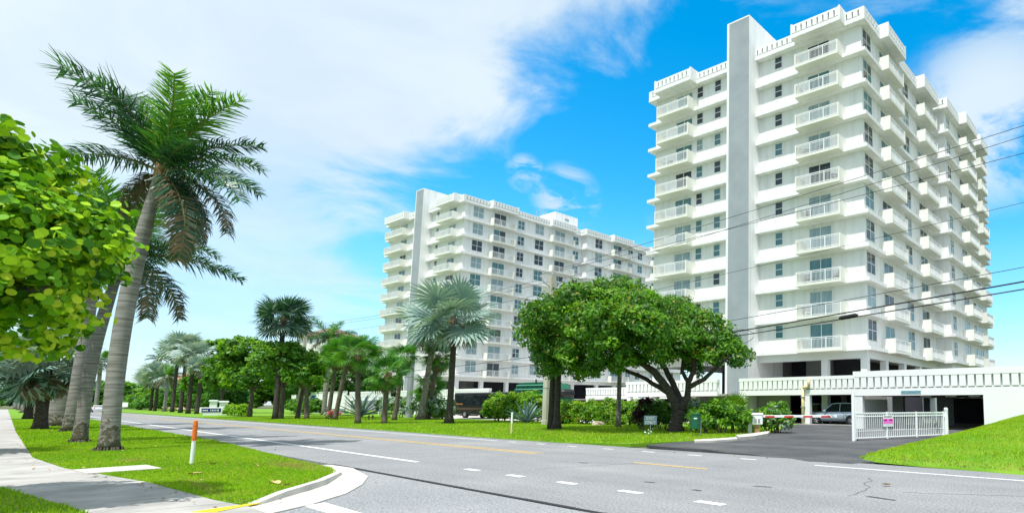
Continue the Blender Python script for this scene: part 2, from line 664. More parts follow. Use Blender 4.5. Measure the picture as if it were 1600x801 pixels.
g = MB()
g.add([(-2500, -2500, -0.12), (2500, -2500, -0.12), (2500, 2500, -0.12), (-2500, 2500, -0.12)], [(0, 1, 2, 3)])
setting(g.build('ground', BASEM))
ROAD_FAR = 14.62
flat('road', [(-420, 5.55), (40, 5.55), (60, 5.55), (60, ROAD_FAR), (-420, ROAD_FAR)], -0.10, 0.0, ROADM, 'grey worn asphalt main road running past the towers')
flat('side_street', [(-19.2, 5.50), (-19.2, 3.0), (-14.5, 2.4), (-12.5, -3), (-12.5, -40), (30, -40), (30, 5.50)], -0.10, -0.004, SIDEM, 'coarse pale asphalt side street in the foreground')

# sidewalk of separate slabs
SWR = [(-330, .42), (-55, .48), (-28, .62), (-22.8, 1.02), (-17.4, 1.9), (-13.2, 2.25), (-12.0, 2.45), (-9.5, 2.5)]
SWL = [(-330, -1.2), (-55, -1.2), (-28, -1.1), (-22.8, -0.75), (-18.7, .06), (-15.9, .47), (-13.4, .84), (-9.5, 1.1)]


def interp(tab, r):
    for (a, p), (b, q) in zip(tab, tab[1:]):
        if a <= r <= b:
            return p + (q - p) * (r - a) / (b - a)
    return tab[-1][1] if r > tab[-1][0] else tab[0][1]


walk = setting(bpy.data.objects.new('sidewalk', None), 'pale concrete sidewalk curving along the left under the trees')
COL.objects.link(walk)
walk.rotation_euler = (0, 0, RZ)
edges = [-9.6]
while edges[-1] > -70:
    edges.append(edges[-1] - 1.55)
edges.append(-330)
for b, a in zip(edges, edges[1:]):
    ks = [a + (b - a) * k / 4 for k in range(5)]
    gpx = 0.012
    ks[0] += gpx
    ks[-1] -= gpx
    poly = [(k, interp(SWL, k)) for k in ks] + [(k, interp(SWR, k)) for k in reversed(ks)]
    MB().prism(poly, -0.1, 0.035).build('slab', CONC, walk)
# joint filler under the slabs
MB().prism([(k, interp(SWL, k) + .03) for k in (-330, -55, -28, -22.8, -18.7, -15.9, -13.4, -9.7)] +
           [(k, interp(SWR, k) - .03) for k in (-9.7, -12, -13.2, -17.4, -22.8, -28, -55, -330)], -0.1, 0.022).build('bedding', CONC, walk)
setting(MB().prism([(-21.76, 1.10), (-22.03, 2.36), (-20.54, 2.48), (-20.32, 1.26)], -0.05, 0.062).build('path_slab', CONC_L, rot=(0, 0, RZ)),
        'thin concrete path slab crossing the near grass verge')

# near verge between sidewalk and road
EDGE_IN = [(-12.25, 2.53), (-13.10, 3.11), (-14.36, 4.01), (-16.00, 4.77), (-17.68, 5.16), (-18.70, 5.14)]
VERGE = [(k, interp(SWR, k)) for k in (-330, -55, -28, -22.8, -17.4, -13.2)] + EDGE_IN + [(-21.80, 5.25), (-32.94, 5.73), (-50, 5.7), (-330, 5.9)]
flat('verge_lawn', VERGE, -0.10, 0.030, GRASSM, 'bright mown grass verge between sidewalk and road')
LEFTL = [(-330, -30), (-330, -1.25)] + [(k, interp(SWL, k)) for k in (-55, -28, -22.8, -18.7, -15.9, -13.4, -9.7)] + [(-9.7, -12), (-20, -30)]
flat('left_lawn', LEFTL, -0.10, 0.028, GRASSM, 'grass on the inner side of the sidewalk')

# curb return: a flat gutter apron and a raised lip
EDGE_OUT = [(-18.89, 5.20), (-18.69, 5.46), (-17.44, 5.53), (-15.16, 5.12), (-13.69, 4.53), (-12.55, 3.91), (-11.69, 3.20), (-11.18, 2.59), (-10.20, 1.73)]
GIN = [(-11.23, 1.70), (-12.08, 2.44), (-13.10, 3.11), (-14.36, 4.01), (-16.00, 4.77), (-17.68, 5.16)]
flat('gutter_apron', EDGE_OUT + GIN, -0.10, 0.014, CONC_L, 'pale concrete gutter apron sweeping round the street corner')
lip = MB()
cp = [(-12.22, 2.55), (-12.58, 2.82), (-12.92, 3.07), (-13.44, 3.47), (-14.14, 3.95), (-15.03, 4.37), (-15.98, 4.79), (-16.92, 5.04), (-18.00, 5.20)]
for i, ((x0, y0), (x1, y1)) in enumerate(zip(cp, cp[1:])):
    dx, dy = x1 - x0, y1 - y0
    ll = math.hypot(dx, dy)
    nx, ny = -dy / ll, dx / ll
    hh = [0.05, .08, .11, .12, .12, .10, .07, .04, .02]
    a, b = hh[i], hh[i + 1]
    w = 0.085
    lip.add([(x0 - nx * w, y0 - ny * w, 0), (x0 + nx * w, y0 + ny * w, 0), (x0 + nx * w, y0 + ny * w, a), (x0 - nx * w * .7, y0 - ny * w * .7, a),
             (x1 - nx * w, y1 - ny * w, 0), (x1 + nx * w, y1 + ny * w, 0), (x1 + nx * w, y1 + ny * w, b), (x1 - nx * w * .7, y1 - ny * w * .7, b)],
            [(0, 1, 2, 3), (4, 7, 6, 5), (3, 2, 6, 7), (0, 3, 7, 4), (1, 5, 6, 2)])
setting(lip.build('curb', CONC_L, rot=(0, 0, RZ)), 'raised concrete curb curving round the corner of the verge')
setting(MB().prism([(-12.01, 1.81), (-12.26, 2.56), (-12.21, 2.64), (-11.96, 2.32), (-11.72, 2.04)], 0.03, 0.045).build('curb_marking', CURB_Y, rot=(0, 0, RZ)),
        'yellow painted strip along the curb ramp edge')

# painted lines
lines = setting(bpy.data.objects.new('road_markings', None), 'white and yellow painted lines on the road')
COL.objects.link(lines)
lines.rotation_euler = (0, 0, RZ)


def stripe(r0, r1, o, w, m, name):
    q = MB()
    n = max(1, min(40, int(abs(r1 - r0) / 3)))
    for k in range(n):
        a, b = r0 + (r1 - r0) * k / n, r0 + (r1 - r0) * (k + 1) / n
        q.add([(a, o - w / 2, 0.005), (b, o - w / 2, 0.005), (b, o + w / 2, 0.005), (a, o + w / 2, 0.005)], [(0, 1, 2, 3)])
    return q.build(name, m, lines)


stripe(-300, -17.9, 7.25, 0.15, PAINT, 'edge_line')
for r in (-15.0, -13.0, -11.0, -9.0, -7.0, -5.0, -3.0):
    stripe(r, r + 0.62, 7.22, 0.17, PAINT, 'dash')
stripe(-300, -17.8, 10.82, 0.12, PAINT_Y, 'centre_line')
stripe(-300, -17.8, 11.08, 0.10, PAINT_Y, 'centre_line')
stripe(-13.0, -10.2, 10.9, 0.12, PAINT_Y, 'centre_line')
stripe(-300, -25.5, 13.62, 0.12, PAINT, 'edge_line')
for r in (-24.6, -22.4, -20.2, -18.0, -15.8, -13.6, -11.4):
    stripe(r, r + 0.62, 13.62, 0.12, PAINT, 'dash')
stripe(-8.6, 60, 13.36, 0.12, PAINT, 'edge_line')
MB().prism([(-11.62, 3.05), (-11.73, 3.36), (-8.55, 3.41), (-8.64, 3.14)], -0.01, 0.003).build('stop_bar', PAINT, lines)
sm = MB()
xs = np.linspace(-19.0, 24, 60)
oo = 5.56 + np.cumsum(rng.normal(0, 0.012, 60)) * 0.5
for k in range(59):
    w = 0.035 + 0.02 * random.random()
    sm.add([(xs[k], oo[k] - w, 0.0035), (xs[k + 1], oo[k + 1] - w, 0.0035), (xs[k + 1], oo[k + 1] + w, 0.0035), (xs[k], oo[k] + w, 0.0035)], [(0, 1, 2, 3)])
setting(sm.build('tar_joint', SEAM, rot=(0, 0, RZ)), 'dark tar joint between main road and side street')
CRK = mat('crack_sealer', (0.05, 0.05, 0.053), 0.8)
for r0, o0, dr, do in ((-9.6, 8.3, .3, .03), (-8.0, 8.1, .25, -.02), (-7.4, 9.2, .4, .08), (-14.2, 9.9, .35, .05), (-5, 9.4, .6, -.1)):
    setting(MB().prism([(r0, o0), (r0 + dr, o0 + do), (r0 + dr, o0 + do + .07), (r0 + .05, o0 + .09)], 0.0, 0.004).build('road_patch', CRK, rot=(0, 0, RZ)))

for k in range(7):
    r0 = random.uniform(-20, 4)
    o0 = random.uniform(7.8, 13)
    cm2 = MB()
    p = Vector((r0, o0))
    a = random.uniform(-.5, .5) + (1.57 if k % 3 == 0 else 0)
    for j in range(22):
        a2 = a + random.uniform(-.5, .5)
        q = p + Vector((math.cos(a2), math.sin(a2))) * .13
        nv = Vector((-math.sin(a2), math.cos(a2))) * .007
        cm2.add([(*(p - nv), .003), (*(q - nv), .003), (*(q + nv), .003), (*(p + nv), .003)], [(0, 1, 2, 3)])
        p = q
    setting(cm2.build('road_crack', SEAM, rot=(0, 0, RZ)))

# far side lawn, driveway, car park, right bank
FARL = [(-330, 16.2), (-60, 14.9), (-30, 14.45), (-22, 14.5), (-18.89, 15.65), (-18.60, 17.67), (-18.07, 19.50), (-18.23, 21.94), (-18.98, 24.75),
        (-21.91, 29.81), (-25.71, 36.71), (-27.5, 41), (-31, 41), (-45, 31.5), (-80, 31.5), (-110, 60), (-330, 60)]
flat('far_lawn', FARL, -0.10, 0.035, GRASSM, 'bright grass strip with palms across the road')
flat('car_park', [(-125, 29.5), (-24, 29.5), (-24, 75), (-125, 75)], -0.10, 0.005, CONC_L, 'pale paving of the condominium car park')
DRV = [(-18.09, 15.79), (-20.48, 26.70), (-26.94, 37.51), (-26, 52), (12, 52), (12, 30), (-5.6, 20), (-7.83, 15.13), (-8.02, 14.30), (-8.61, 14.28), (-9.36, 14.18), (-10.26, 14.61), (-11.06, 14.54), (-12.16, 15.03), (-13.37, 15.07), (-14.77, 15.61), (-16.26, 15.45)]
flat('driveway', DRV, -0.09, 0.008, DRIVEM, 'dark sealed asphalt driveway leading to the garage')


# lawn bank on the right, rising towards the garage wing
BANK_EDGE = [(14.40, -3.6), (14.55, -4.0), (14.75, -6.0), (15.2, -7.8), (15.6, -8.4), (17, -8.9), (22, -9.8), (29, -10.4), (35, -10.9), (38, -11.2)]
BE = np.array(BANK_EDGE)


def bank_h(r, o):
    edge = np.interp(o, BE[:, 0], BE[:, 1])
    dd = np.clip(r - edge, 0, 99)
    a = np.clip((o - 14.6) / 20.5, 0, 1.1)
    c = np.clip(dd / 0.8, 0, 1) * np.clip((o - 14.4) / 0.6, 0, 1)
    rise = 0.2 * np.clip(dd / 1.5, 0, 1) + 1.75 * (1 - np.exp(-dd * 0.24))
    return 0.01 + 0.05 * c + a * rise


def bank_left(o):
    for (a, p), (b, q) in zip(BANK_EDGE, BANK_EDGE[1:]):
        if a <= o <= b:
            return p + (q - p) * (o - a) / (b - a)
    return BANK_EDGE[-1][1]


bk = MB()
os_ = list(np.concatenate([np.linspace(14.42, 16.2, 10), np.linspace(17, 37, 30)]))
nr = 26
for i, o in enumerate(os_):
    l = bank_left(o)
    for j in range(nr):
        t = j / (nr - 1)
        r = l + (34 - l) * t ** 1.8
        bk.v.append((r, o, -0.01 if j == 0 or i == 0 else float(bank_h(r, o)) + 0.03))
for i in range(len(os_) - 1):
    for j in range(nr - 1):
        bk.f.append([i * nr + j, i * nr + j + 1, (i + 1) * nr + j + 1, (i + 1) * nr + j])
        bk.m.append(0)
setting(bk.build('lawn_bank', GRASSM, rot=(0, 0, RZ), smooth=True), 'grass bank rising to the right of the driveway')


def blades(name, poly, n, h, w, zf, probs, rlim, olim, straw=None, parent=None, power=1.0, hole=None):
    r = rng.uniform(*rlim, n)
    if power != 1.0:
        r = rlim[1] - (rlim[1] - rlim[0]) * rng.uniform(0, 1, n) ** power
    o = rng.uniform(*olim, n)
    k = poly_in(r, o, poly)
    if hole:
        k &= ~poly_in(r, o, hole)
    r, o = r[k], o[k]
    n = len(r)
    z = zf(r, o)
    an = rng.uniform(0, 2 * math.pi, n)
    hh = h * rng.uniform(0.5, 1.25, n) * (0.75 + 0.5 * (np.sin(r * 1.7) * np.sin(o * 2.1) * 0.5 + 0.5))
    ww = w * rng.uniform(0.7, 1.3, n)
    ln = rng.uniform(0.1, 0.75, n) * hh
    la = rng.uniform(0, 2 * math.pi, n)
    b0 = np.stack([r - np.cos(an) * ww, o - np.sin(an) * ww, z], 1)
    b1 = np.stack([r + np.cos(an) * ww, o + np.sin(an) * ww, z], 1)
    tx, ty = r + np.cos(la) * ln, o + np.sin(la) * ln
    t1 = np.stack([tx + np.cos(an) * ww * .25, ty + np.sin(an) * ww * .25, z + hh], 1)
    t0 = np.stack([tx - np.cos(an) * ww * .25, ty - np.sin(an) * ww * .25, z + hh], 1)
    V = np.stack([b0, b1, t1, t0], 1)
    patch = np.sin(r * 0.55 + 1.3 * np.sin(o * 0.8)) * np.sin(o * 0.9 + r * 0.21) * 0.5 + 0.5
    mi = np.where(rng.uniform(0, 1, n) < probs[1] * (0.6 + 0.8 * patch), 1, 0)
    mi = np.where(rng.uniform(0, 1, n) < probs[2], 2, mi)
    if straw is not None:
        mi = np.where(rng.uniform(0, 1, n) < straw(r, o), 2, mi)
    me = quads(name, V, [BL_A, BL_B, BL_C], mi)
    ob = put(me, name, rot=(0, 0, RZ))
    ob['kind'] = 'stuff'
    return ob


tag(blades('grass', VERGE, 190000, 0.042, 0.008, lambda r, o: np.full(len(r), 0.028), (0, .5, .07), (-36, -11), (0.4, 5.9), hole=[(-21.68, 1.07), (-22.14, 2.37), (-20.53, 2.49), (-20.23, 1.25)],
           straw=lambda r, o: np.clip(np.exp(-((r + 19.0) / 1.5) ** 2 - ((o - 4.7) / .35) ** 2) * .9 + .7 * np.exp(-((r + 24.5) / .9) ** 2 - ((o - 2.3) / .25) ** 2) + .5 * np.exp(-((r + 15.5) / 1.8) ** 2 - ((o - 2.45) / .12) ** 2), 0, 1), power=1.3), 'short bright grass blades on the near verge', 'grass', kind='stuff')
tag(blades('grass', VERGE, 60000, 0.06, 0.022, lambda r, o: np.full(len(r), 0.028), (0, .45, .03), (-100, -34), (0.4, 6.0), power=1.6),
    'grass of the verge further along under the palms', 'grass', kind='stuff')
tag(blades('grass', LEFTL, 70000, 0.05, 0.009, lambda r, o: np.full(len(r), 0.026), (0, .45, .04), (-26, -9), (-6, 1.3)),
    'grass at the lower left corner beside the sidewalk', 'grass', kind='stuff')
tag(blades('grass', FARL, 120000, 0.07, 0.022, lambda r, o: np.full(len(r), 0.033), (0, .5, .06), (-100, -16), (14.4, 30), power=1.4,
           straw=lambda r, o: .10 * (np.abs(o - 20) < 1.2)), 'grass of the strip across the road', 'grass', kind='stuff')
BANKP = [(bank_left(o) - 0.06 + 0.10 * math.sin(o * 5), o) for o in np.linspace(14.56, 36.5, 60)] + [(34, 36.5), (34, 14.5)] + [(r_, 14.46 + .07 * math.sin(r_ * 3.1) + .04 * math.sin(r_ * 7.7)) for r_ in np.linspace(20, -3.8, 70)]
tag(blades('grass', BANKP, 190000, 0.055, 0.013, lambda r, o: np.where(o < 14.62, 0.0, bank_h(r, o) + 0.02), (0, .55, .08), (-11.4, 10), (14.3, 36),
           straw=lambda r, o: .75 * np.clip((15.6 - o) / 1.2, 0, 1)), 'thick grass covering the bank by the driveway', 'grass', kind='stuff')

# ------------------------------------------------------------------ towers
TZ = RAD(-33.6)
FL0, PITCH, NF = 6.25, 2.88, 10
ZB, ZT = 6.03, 35.05


def off_poly(p, d):
    """outline pushed outward by d (axis-aligned, counter-clockwise)"""
    n = len(p)
    out = []
    for i in range(n):
        a, b, c = Vector(p[i - 1]), Vector(p[i]), Vector(p[(i + 1) % n])
        n1 = Vector(((b - a).y, -(b - a).x)).normalized()
        n2 = Vector(((c - b).y, -(c - b).x)).normalized()
        out.append(tuple(b + (n1 + n2) * d))
    return out


def ring(mb, p, d0, d1, z0, z1):
    A, B = off_poly(p, d0), off_poly(p, d1)
    n = len(p)
    for i in range(n):
        j = (i + 1) % n
        vs = [(*A[i], z0), (*A[j], z0), (*B[j], z0), (*B[i], z0), (*A[i], z1), (*A[j], z1), (*B[j], z1), (*B[i], z1)]
        mb.add(vs, [(0, 3, 2, 1), (4, 5, 6, 7), (0, 1, 5, 4), (2, 3, 7, 6)])


def window_meshes(w, h, cols, rows, nm):
    f = MB()
    t = 0.055
    f.box(-w / 2 - t, -w / 2, -0.05, 0.03, -t, h + t).box(w / 2, w / 2 + t, -0.05, 0.03, -t, h + t)
    f.box(-w / 2, w / 2, -0.05, 0.03, -t, 0).box(-w / 2, w / 2, -0.05, 0.03, h, h + t)
    for c in range(1, cols):
        x = -w / 2 + w * c / cols
        f.box(x - 0.035, x + 0.035, -0.04, 0.02, 0, h)
    for r in range(1, rows):
        for c in range(cols):
            xa, xb = -w / 2 + w * c / cols + .035 * (c > 0), -w / 2 + w * (c + 1) / cols - .035 * (c < cols - 1)
            f.box(xa, xb, -0.037, 0.02, h * r / rows - 0.03, h * r / rows + 0.03)
    fr = f.mesh(nm, FRAME)
    ps = []
    for g in (GL_DARK, GL_TEAL, GL_CURT):
        p = MB()
        for c in range(cols):
            for r in range(rows):
                p.add([(-w / 2 + w * c / cols, -0.02, h * r / rows), (-w / 2 + w * (c + 1) / cols, -0.02, h * r / rows),
                       (-w / 2 + w * (c + 1) / cols, -0.02, h * (r + 1) / rows), (-w / 2 + w * c / cols, -0.02, h * (r + 1) / rows)], [(0, 1, 2, 3)])
        ps.append(p.mesh('pane', g))
    # a half-drawn mix: upper panes curtained, lower dark
    p = MB()
    for c in range(cols):
        for r in range(rows):
            p.add([(-w / 2 + w * c / cols, -0.02, h * r / rows), (-w / 2 + w * (c + 1) / cols, -0.02, h * r / rows),
                   (-w / 2 + w * (c + 1) / cols, -0.02, h * (r + 1) / rows), (-w / 2 + w * c / cols, -0.02, h * (r + 1) / rows)], [(0, 1, 2, 3)],
                  (c + (r == rows - 1)) % 2)
    ps.append(p.mesh('pane', [GL_DARK, GL_TEAL]))
    return fr, ps


WIN = {
    'small': window_meshes(0.74, 1.12, 1, 2, 'window'),
    'double': window_meshes(1.75, 1.75, 2, 2, 'window'),
    'single': window_meshes(1.25, 1.5, 2, 2, 'window'),
    'door': window_meshes(2.15, 2.15, 2, 1, 'sliding_door'),
    'door_s': window_meshes(1.2, 2.1, 1, 1, 'sliding_door'),
}


def balcony_meshes(w, depth):
    b = MB()
    b.box(0.0, w, -depth, 0, -0.2, 0.0)
    b.box(-0.13, 0.0, -depth - 0.03, 0, -0.23, 1.06).box(w, w + 0.13, -depth - 0.03, 0, -0.23, 1.06)
    bm_ = b.mesh('balcony', CREAM)
    r = MB()
    y = -depth + 0.04
    r.box(0.002, w - .002, y - .03, y + .03, 0.98, 1.04)
    r.box(0.002, w - .002, y - .022, y + .022, 0.86, 0.90)
    r.box(0.002, w - .002, y - .022, y + .022, 0.06, 0.11)
    n = int(w / 0.125)
    for k in range(1, n):
        x = w * k / n
        r.box(x - .011, x + .011, y - .012, y + .012, 0.11, 0.86)
    for k in (1, 2):
        x = w * k / 3
        r.box(x - .03, x + .03, y - .026, y + .026, 0.0, 0.98)
    return bm_, r.mesh('railing', RAIL)


def build_tower(label, C, plan):
    root = thing('apartment_tower', label, 'apartment tower', (C[0], C[1], 0), TZ, 'white twin apartment towers')
    Wd, Ln, jy, jd = plan['W'], plan['L'], plan['jog'], plan['jd']
    out = [(-Wd, 0), (0, 0), (0, jy), (jd, jy), (jd, Ln), (-Wd, Ln)]
    MB().prism(out, ZB, ZT).build('wall', WHITE, root)
    led = MB().prism(off_poly(out, 0.60), -0.22, 0.10).mesh('ledge', WHITE)
    for k in range(NF):
        put(led, 'ledge', root, (0, 0, FL0 + PITCH * k - (0.0 if k else -0.03)))
    # which balconies stand on which plane: ('s', x0, x1) on the short face, ('l', y0, y1, plane)
    blk = []
    for (x0, x1) in plan['bal_s']:
        blk.append((x0 - .45, x1 + .45, -1.62, 0.3))
    for (y0, y1) in plan['bal_l']:
        px = jd if y0 > jy else 0
        blk.append((px - .3, px + 1.45, y0 - .45, y1 + .45))
    rs = MB().prism(off_poly(out, 0.62), ZT - 0.25, ZT - 0.03)
    for (a, b, c, d) in blk:
        rs.box(a, b, c, d, ZT - 0.22, ZT - 0.05)
    rs.build('roof_slab', WHITE, root)
    pp = MB()

    def screen(p0, p1, nr_, z0, z1):
        """one straight run of parapet: sill, recessed back, cap band and separate panels with dark slots between"""
        p0, p1 = Vector(p0), Vector(p1)
        L_ = (p1 - p0).length
        tv = (p1 - p0) / L_

        def bx(a, b, d0, d1, za, zb):
            pp.prism([tuple(p0 + tv * a + nr_ * d0), tuple(p0 + tv * b + nr_ * d0), tuple(p0 + tv * b + nr_ * d1), tuple(p0 + tv * a + nr_ * d1)], za, zb)
        bx(0, L_, -.36, -.24, z0, z1)
        bx(0, L_, -.24, 0, z0, z0 + .20)
        bx(0, L_, -.24, 0, z1 - .17, z1)
        n = max(1, round(L_ / 0.56))
        for k in range(n):
            bx((k + .13) * L_ / n, (k + .87) * L_ / n, -.24, -.002, z0 + .30, z1 - .172)
        bx(0, .05, -.24, -.001, z0 + .2, z1 - .171)
        bx(L_ - .05, L_, -.24, -.001, z0 + .2, z1 - .171)
    o5 = off_poly(out, 0.61)
    for i in range(len(o5)):
        a, b = Vector(o5[i]), Vector(o5[(i + 1) % len(o5)])
        t = (b - a).normalized()
        nr_ = Vector((t.y, -t.x))
        screen(a + t * .004, b - t * .004, nr_, ZT - .04, ZT + .92)
    for (a, b, c, d) in blk:
        # U-shaped crown block over each balcony stack, a little taller than the parapet
        z0, z1 = ZT - .055, ZT + 1.02
        if c < -1:
            screen((a, c), (b, c), Vector((0, -1)), z0, z1)
            pp.box(a - .003, a + .16, c - .004, d - .3, z0 - .003, z1 + .12).box(b - .16, b + .003, c - .004, d - .3, z0 - .003, z1 + .12)
        else:
            screen((b, c), (b, d), Vector((1, 0)), z0, z1)
            pp.box(a + .3, b + .004, c - .003, c + .16, z0 - .003, z1 + .12).box(a + .3, b + .004, d - .16, d + .003, z0 - .003, z1 + .12)
    pp.build('parapet', WHITE2, root)
    # stair shaft standing out of the short face
    x0, x1 = plan['fin']
    MB().prism([(x0, -1.7), (x1, -1.7), (x1, 4.2), (x0, 4.2)], 0.0, [38.95, 38.95, 38.95, 38.95]).build('stair_shaft', WHITE, root)
    MB().box(x0 + .28, x1 - .02, -1.73, -1.701, 0.0, 38.8).build('shaft_panel', GREY, root)
    # balconies with their railings and doors
    for (bx0, bx1) in plan['bal_s']:
        bm_, rm = balcony_meshes(bx1 - bx0, 1.5)
        for k in range(NF):
            b = put(bm_, 'balcony', root, (bx0, 0, FL0 + PITCH * k))
            put(rm, 'railing', b)
    for (y0, y1) in plan['bal_l']:
        px = jd if y0 > jy else 0
        bm_, rm = balcony_meshes(y1 - y0, 1.25)
        for k in range(NF):
            b = put(bm_, 'balcony', root, (px, y0, FL0 + PITCH * k), (0, 0, RAD(90)))
            put(rm, 'railing', b)

    def place(kind, face, pos, zoff, odds=(5, 3, 3, 3)):
        fr, ps = WIN[kind]
        for k in range(NF):
            z = FL0 + PITCH * k + zoff
            if face == 's':
                w = put(fr, fr.name.split('.')[0], root, (pos, -0.0, z))
            else:
                px = jd if pos > jy else 0
                w = put(fr, fr.name.split('.')[0], root, (px, pos, z), (0, 0, RAD(90)))
            put(ps[pick(1, odds)[0]], 'pane', w)
    for kind, pos in plan['win_s']:
        place(kind, 's', pos, 1.38 if kind == 'small' else 0.14, (5, 4, 1, 0) if kind == 'small' else (3, 4, 3, 0))
    for kind, pos in plan['win_l']:
        place(kind, 'l', pos, 0.14 if kind.startswith('door') else 0.72, plan['odds'])
    # open car deck and columns under the flats
    bm2 = MB()
    ring(bm2, out, -0.5, -0.02, 5.45, 6.04)
    bm2.build('beam', WHITE2, root)
    col = MB().bbox(-.3, .3, -.3, .3, 0, 5.46, .03).mesh('column', WHITE2)
    for x in plan['cols_s']:
        put(col, 'column', root, (x, 0.32, 0))
    y = 4.5
    while y < Ln:
        put(col, 'column', root, ((jd if y > jy + .3 else 0) - 0.32, y, 0))
        y += 4.6
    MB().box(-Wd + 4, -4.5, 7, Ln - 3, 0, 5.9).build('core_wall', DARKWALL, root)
    MB().box(-13.4, -11.4, 3.2, 7.2, 2.62, 5.9).box(-8.9, -6.6, 5.6, 7.0, 2.62, 5.9).build('lift_lobby', INNER_L, root)
    MB().prism(off_poly(out, -0.03), 2.42, 2.60).build('car_deck', CONC, root)
    # lamps and tie points seen as dark specks at the balcony corners are left to the texture
    if plan.get('roofbox'):
        rx0, rx1, ry0, ry1, rz = plan['roofbox']
        MB().box(rx0, rx1, ry0, ry1, ZT - .1, rz).build('roof_house', WHITE, root)
        MB().box(rx1 - .005, rx1 + .03, (ry0 + ry1) / 2 - .5, (ry0 + ry1) / 2 + .5, rz - 1.2, rz - .8).build('roof_vent', GREY, root)
        for k, (yy, hh) in enumerate(((ry0 - 3.5, 2.2), (ry0 - 2.6, 3.0), (ry0 - 1.8, 2.4))):
            a = MB().tube([(-4, yy, ZT), (-4, yy, ZT + 1.6 + hh)], .035, 5)
            a.tube([(-4.4, yy, ZT + 1.2 + hh), (-3.6, yy, ZT + 1.2 + hh)], .025, 5)
            a.build('antenna', STEEL, root)
    return root


RC = (8.71, 48.0)
LC = (-49.0, 93.5)
right_tower = build_tower('tall white apartment tower on the right with grey stair shaft above the garage', RC, dict(
    W=24.4, L=36.6, jog=19.2, jd=1.6, fin=(-13.4, -10.75),
    bal_s=[(-5.75, -1.68), (-22.8, -18.62)], bal_l=[(3.35, 7.0), (13.5, 17.6), (24.0, 28.3), (31.0, 34.2)],
    win_s=[('small', -8.5), ('door', -4.2), ('small', -15.8), ('door', -20.3), ('small', -18.15)],
    win_l=[('double', 1.15), ('door', 5.2), ('double', 10.9), ('door', 15.6), ('single', 20.65), ('door', 26.1), ('door_s', 30.0), ('door', 32.6)],
    cols_s=[-24.0, -18.6, -4.0, -0.32], odds=(4, 3, 2, 3)))
left_tower = build_tower('white apartment tower further back on the left with a roof house and antennas', LC, dict(
    W=25.3, L=52, jog=23.8, jd=1.6, fin=(-13.0, -10.4),
    bal_s=[(-5.9, -1.1), (-23.9, -17.6)], bal_l=[(4.5, 8.5), (16.4, 21.1), (30.0, 34.6), (41.2, 46.0)],
    win_s=[('small', -8.3), ('door', -3.6), ('small', -15.6), ('door', -20.0)],
    win_l=[('double', 2.35), ('door', 6.3), ('single', 10.4), ('double', 14.2), ('door', 18.7), ('single', 22.4), ('double', 26.8), ('door', 31.8),
           ('single', 35.4), ('single', 38.2), ('door', 43.0), ('double', 48.5)],
    cols_s=[-24.6, -18.8, -6.4, -0.32], odds=(4, 4, 4, 3), roofbox=(-8, -3, 19.7, 25.1, 39.4)))


# ------------------------------------------------------------------ garages
PANEL_W, PANEL_G = 0.375, 0.50


def podium(label, C, x0, x1, yf, zo, zt, cols, skip=(), panel_z=(None, None), deck_back=None, end_walls=True, solid=()):
    """low parking garage: open bays below a parapet dressed with separate plaster panels; local frame of a tower at C"""
    root = thing('parking_garage', label, 'parking garage', (C[0], C[1], 0), TZ)
    segs = []
    a = x0
    for s0, s1 in skip:
        segs.append((a, s0))
        a = s1
    segs.append((a, x1))
    pz0, pz1 = panel_z
    for (s0, s1) in segs:
        MB().box(s0, s1, yf, yf + .40, zo, pz0 - .09).build('parapet', WHITE2, root)
        MB().box(s0 + .002, s1 - .002, yf + .26, yf + .398, pz0 - .09, zt).build('back_panel', WHITE2, root)
        MB().box(s0 - .02, s1 + .02, yf - .012, yf + .42, pz1 + .001, zt + .03).build('coping', WHITE2, root)
        n = round((s1 - s0) / PANEL_G)
        pm = MB().box(0, PANEL_W, 0.004, 0.26, pz0, pz1).mesh('parapet_panel', WHITE2)
        for k in range(n):
            put(pm, 'parapet_panel', root, (s0 + (k + .1) * (s1 - s0) / n, yf, 0))
    cm = MB().bbox(-.24, .24, 0, .42, 0, zo, .02).mesh('column', WHITE2)
    for c in cols:
        put(cm, 'column', root, (c, yf + .03, 0))
    for (s0, s1) in solid:
        MB().box(s0, s1, yf + .003, yf + .2, -.05, zo).build('wall', WHITE2, root)
    return root


g1 = podium('white parking garage under the right tower with panelled parapet and open bays', RC, -25.0, 2.6, -3.0, 2.40, 3.86,
            [-24.6, -18.8, -10.45, -4.05, 2.3], skip=[(-13.3, -10.85)], panel_z=(2.92, 3.62))
MB().box(-24.9, 2.5, -2.8, 0.05, 2.42, 2.58).build('deck', CONC, g1)
MB().box(-24.9, -13.4, 4.0, 4.2, 0, 2.42).build('inner_wall', INNER_L, g1)
MB().box(-10.6, -7.2, -.4, -.2, 0, 2.42).build('inner_wall', INNER_L, g1)
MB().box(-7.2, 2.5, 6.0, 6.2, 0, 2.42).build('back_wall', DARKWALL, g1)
for k in range(3):
    put(MB().bbox(-.2, .2, -.2, .2, 0, 2.42, .02).mesh('column', INNER_L), 'column', g1, (-1.0 + k * 2.2 - 2.5, 2.8, 0))
# yellow drain pipe on the column by the car
dp = MB().tube([(-4.35, -3.12, 0), (-4.35, -3.12, 2.95)], .12, 10).tube([(-4.35, -3.12, 2.95), (-3.85, -3.12, 3.08)], .12, 10)
dp.tube([(-3.80, -3.12, 3.0), (-3.80, -3.12, 3.75)], .11, 10)
YEL = mat('faded_yellow_paint', (0.62, 0.50, 0.20), 0.7, col2=(0.70, 0.62, 0.40), scale=5)
dp.build('drain_pipe', YEL, g1, smooth=True)
for z in (0.5, 1.4, 2.2):
    MB().box(-4.49, -4.21, -3.26, -2.98, z, z + .06).build('pipe_clamp', GREY, g1)

